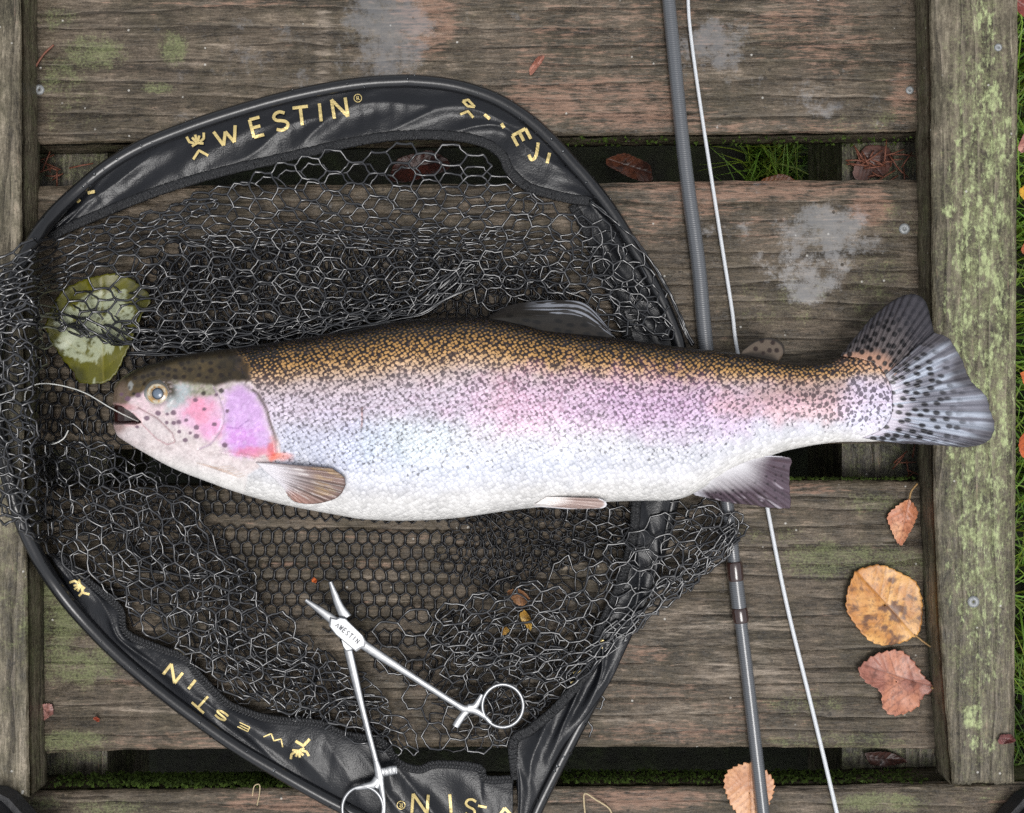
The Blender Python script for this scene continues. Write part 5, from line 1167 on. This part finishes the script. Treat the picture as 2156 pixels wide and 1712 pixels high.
def ringm(cx, cy, rx, ry, w, z, thick, rot=0.0):
    n = 64; a = np.linspace(0, 2 * np.pi, n, endpoint=False); th_ = np.linspace(0, 2 * np.pi, 12, endpoint=False)
    ca, sa = np.cos(th_), np.sin(th_); ca = np.sign(ca) * np.abs(ca) ** .7
    R_ = 1 + 0 * a; ex = np.cos(a)[:, None] * (rx + w * .5 * ca); ey = np.sin(a)[:, None] * (ry + w * .5 * ca)
    c_, s_ = math.cos(rot), math.sin(rot)
    i = np.arange(n)[:, None]; j = np.arange(12)[None]; F_ = np.stack(np.broadcast_arrays(i * 12 + j, ((i + 1) % n) * 12 + j, ((i + 1) % n) * 12 + (j + 1) % 12, i * 12 + (j + 1) % 12), -1).reshape(-1, 4)[:, ::-1]
    return W(cx + ex * c_ - ey * s_, cy + ex * s_ + ey * c_, z + sa * thick * .5 + 0 * ex), F_
def plate(poly, z, thick, bev=1.2):
    p = np.array(poly, float); c = p.mean(0); q = c + (p - c) * (1 - bev / 14)
    n = len(p); top = W(q[:, 0], q[:, 1], z + thick / 2); mid_ = W(p[:, 0], p[:, 1], z + thick / 2 - .0004); b = W(p[:, 0], p[:, 1], z - thick / 2)
    Vp = np.vstack([top, mid_, b]); F_ = [list(range(n))] + [[i, n + i, n + (i + 1) % n, (i + 1) % n] for i in range(n)] + [[n + i, 2 * n + i, 2 * n + (i + 1) % n, n + (i + 1) % n] for i in range(n)] + [[2 * n + i for i in reversed(range(n))]]
    return Vp, F_
# arm running to the right ring (upper plate of the box joint)
za = fz + .0012
parts = [bar([(643, 1263), (672, 1284), (700, 1305), (722, 1322)], [7, 12, 16, 18], za, .0030),
         bar([(754, 1350), (790, 1374), (860, 1419), (930, 1464), (968, 1488)], [17, 15, 12, 11, 11], za, .0032),
         bar([(962, 1484), (976, 1492), (990, 1491), (1004, 1484)], [11, 13, 13, 11], za, .0034),
         bar([(985, 1490), (999, 1487), (1008, 1474), (1014, 1462)], [13, 13, 10, 7], za, .0034), bar([(983, 1493), (1000, 1496), (1018, 1507), (1034, 1522)], [13, 13, 10, 7], za, .0034)]
V_, F_ = join(parts); arm1 = mk('arm', V_, F_, steel.m, forc)
V_, F_ = plate([(694, 1300), (706, 1303), (714, 1299), (726, 1301), (764, 1338), (770, 1350), (768, 1362), (758, 1366), (749, 1372), (706, 1336), (692, 1318)], za + .0006, .0042); mk('box_joint', V_, F_, steel.m, arm1, smooth=False)
V_, F_ = ringm(1058, 1486, 43, 45, 9, za, .0036); mk('finger_ring', V_, F_, steel.m, arm1)
V_, F_ = join([bar([(984, 1494), (974, 1506), (964, 1520), (958, 1530)], [13, 12, 13, 12], za, .003)]); mk('ratchet', V_, F_, steel.m, arm1)
zb2 = fz - .0012
parts = [bar([(695, 1225), (704, 1250), (714, 1276), (728, 1302)], [7, 12, 15, 22], zb2 + .001, .0030),
         bar([(732, 1364), (745, 1420), (762, 1490), (780, 1560), (794, 1614)], [15, 14, 11, 10, 10], zb2, .0032),
         bar([(791, 1602), (797, 1628), (798, 1644), (790, 1658)], [10, 14, 16, 12], zb2, .0034), bar([(796, 1640), (785, 1652), (766, 1656), (748, 1660)], [16, 15, 11, 7], zb2, .0034), bar([(799, 1638), (803, 1660), (808, 1690), (808, 1712)], [14, 11, 8, 7], zb2, .0034)]
V_, F_ = join(parts); arm2 = mk('arm', V_, F_, steel.m, forc)
V_, F_ = plate([(712, 1292), (722, 1291), (734, 1310), (740, 1322), (748, 1344), (746, 1362), (740, 1370), (728, 1372), (722, 1362), (716, 1340), (712, 1318)], zb2, .0040); mk('box_joint', V_, F_, steel.m, arm2, smooth=False)
V_, F_ = ringm(763, 1702, 43, 46, 9, zb2, .0036); mk('finger_ring', V_, F_, steel.m, arm2)
rt = [bar([(800, 1626), (812, 1625), (824, 1622), (836, 1620)], [16, 15, 16, 14], zb2, .0028)] + [bar([(808 + 8 * k, 1617 - k), (811 + 8 * k, 1633 - k)], [2.5, 2.5], zb2 + .0015, .0012, 8) for k in range(4)]
V_, F_ = join(rt); mk('ratchet', V_, F_, steel.m, arm2)
en_m = simple('engraving', (.10, .10, .11), .5)
zt = lambda x, y: np.full(np.shape(x), za + .0006 + .0021)
for k, ch in enumerate(['chev'] + list('WESTIN')):
    f = k / 6.0; glyph(ch, 711 + 41 * f, 1316 + 34 * f, 6.2 if ch != 'logo' else 8, 10.0, -40, 1.7, zt, arm1, en_m, 'emblem' if ch == 'chev' else 'letter', lift=.0002)

# ------------------------------------------------------------------ dark toes of the boots at the lower corners
boot_m = simple('boot_rubber', (.014, .014, .016), .45, .0008, 200, .4)
sole_m = simple('boot_sole', (.03, .03, .032), .6, .001, 300, .4)
def boot(label, x, y, ang, zg):
    t_ = thing('rubber_boot', label, 'boot', W(x, y, zg), 'boot toes at the lower corners')
    n, m_ = 40, 18
    uu = np.linspace(0, 1, n); ph = np.linspace(0, np.pi, m_)
    L = .26; wv_ = .042 * np.clip(1 - (1 - np.clip(uu / .28, 0, 1)) ** 2.2, 0, 1) ** .5 * (1 - .12 * sstep(.4, .75, uu)); hv = .045 * np.clip(1 - (1 - np.clip(uu / .22, 0, 1)) ** 2, 0, 1) ** .5 + .06 * sstep(.3, 1, uu)
    lx = uu[:, None] * L + 0 * ph; ly = wv_[:, None] * np.cos(ph); lzv = .012 + hv[:, None] * np.sin(ph)
    ca, sa = math.cos(ang), math.sin(ang); o0 = W(x, y, zg)
    P = np.stack([o0[0] + lx * ca - ly * sa, o0[1] + lx * sa + ly * ca, zg + lzv], -1)
    mk('upper', P, gridf(n, m_), boot_m, t_)
    ol = np.concatenate([np.stack([uu * L - .003, wv_ + .004], -1), np.stack([uu[::-1] * L - .003, -wv_[::-1] - .004], -1)])
    k = len(ol); pts = np.stack([o0[0] + ol[:, 0] * ca - ol[:, 1] * sa, o0[1] + ol[:, 0] * sa + ol[:, 1] * ca], -1)
    Vb = np.vstack([np.c_[pts, np.full(k, zg + .014)], np.c_[pts, np.full(k, zg + .001)]])
    mk('sole', Vb, [list(range(k))] + [[i, k + i, k + (i + 1) % k, (i + 1) % k] for i in range(k)], sole_m, t_, smooth=False)
boot('black boot toe at the lower left corner beside the left rail', 24, 1668, math.radians(-118), .0285)
boot('dark boot toe at the lower right corner on the lowest board', 2150, 1668, math.radians(-62), .0015)
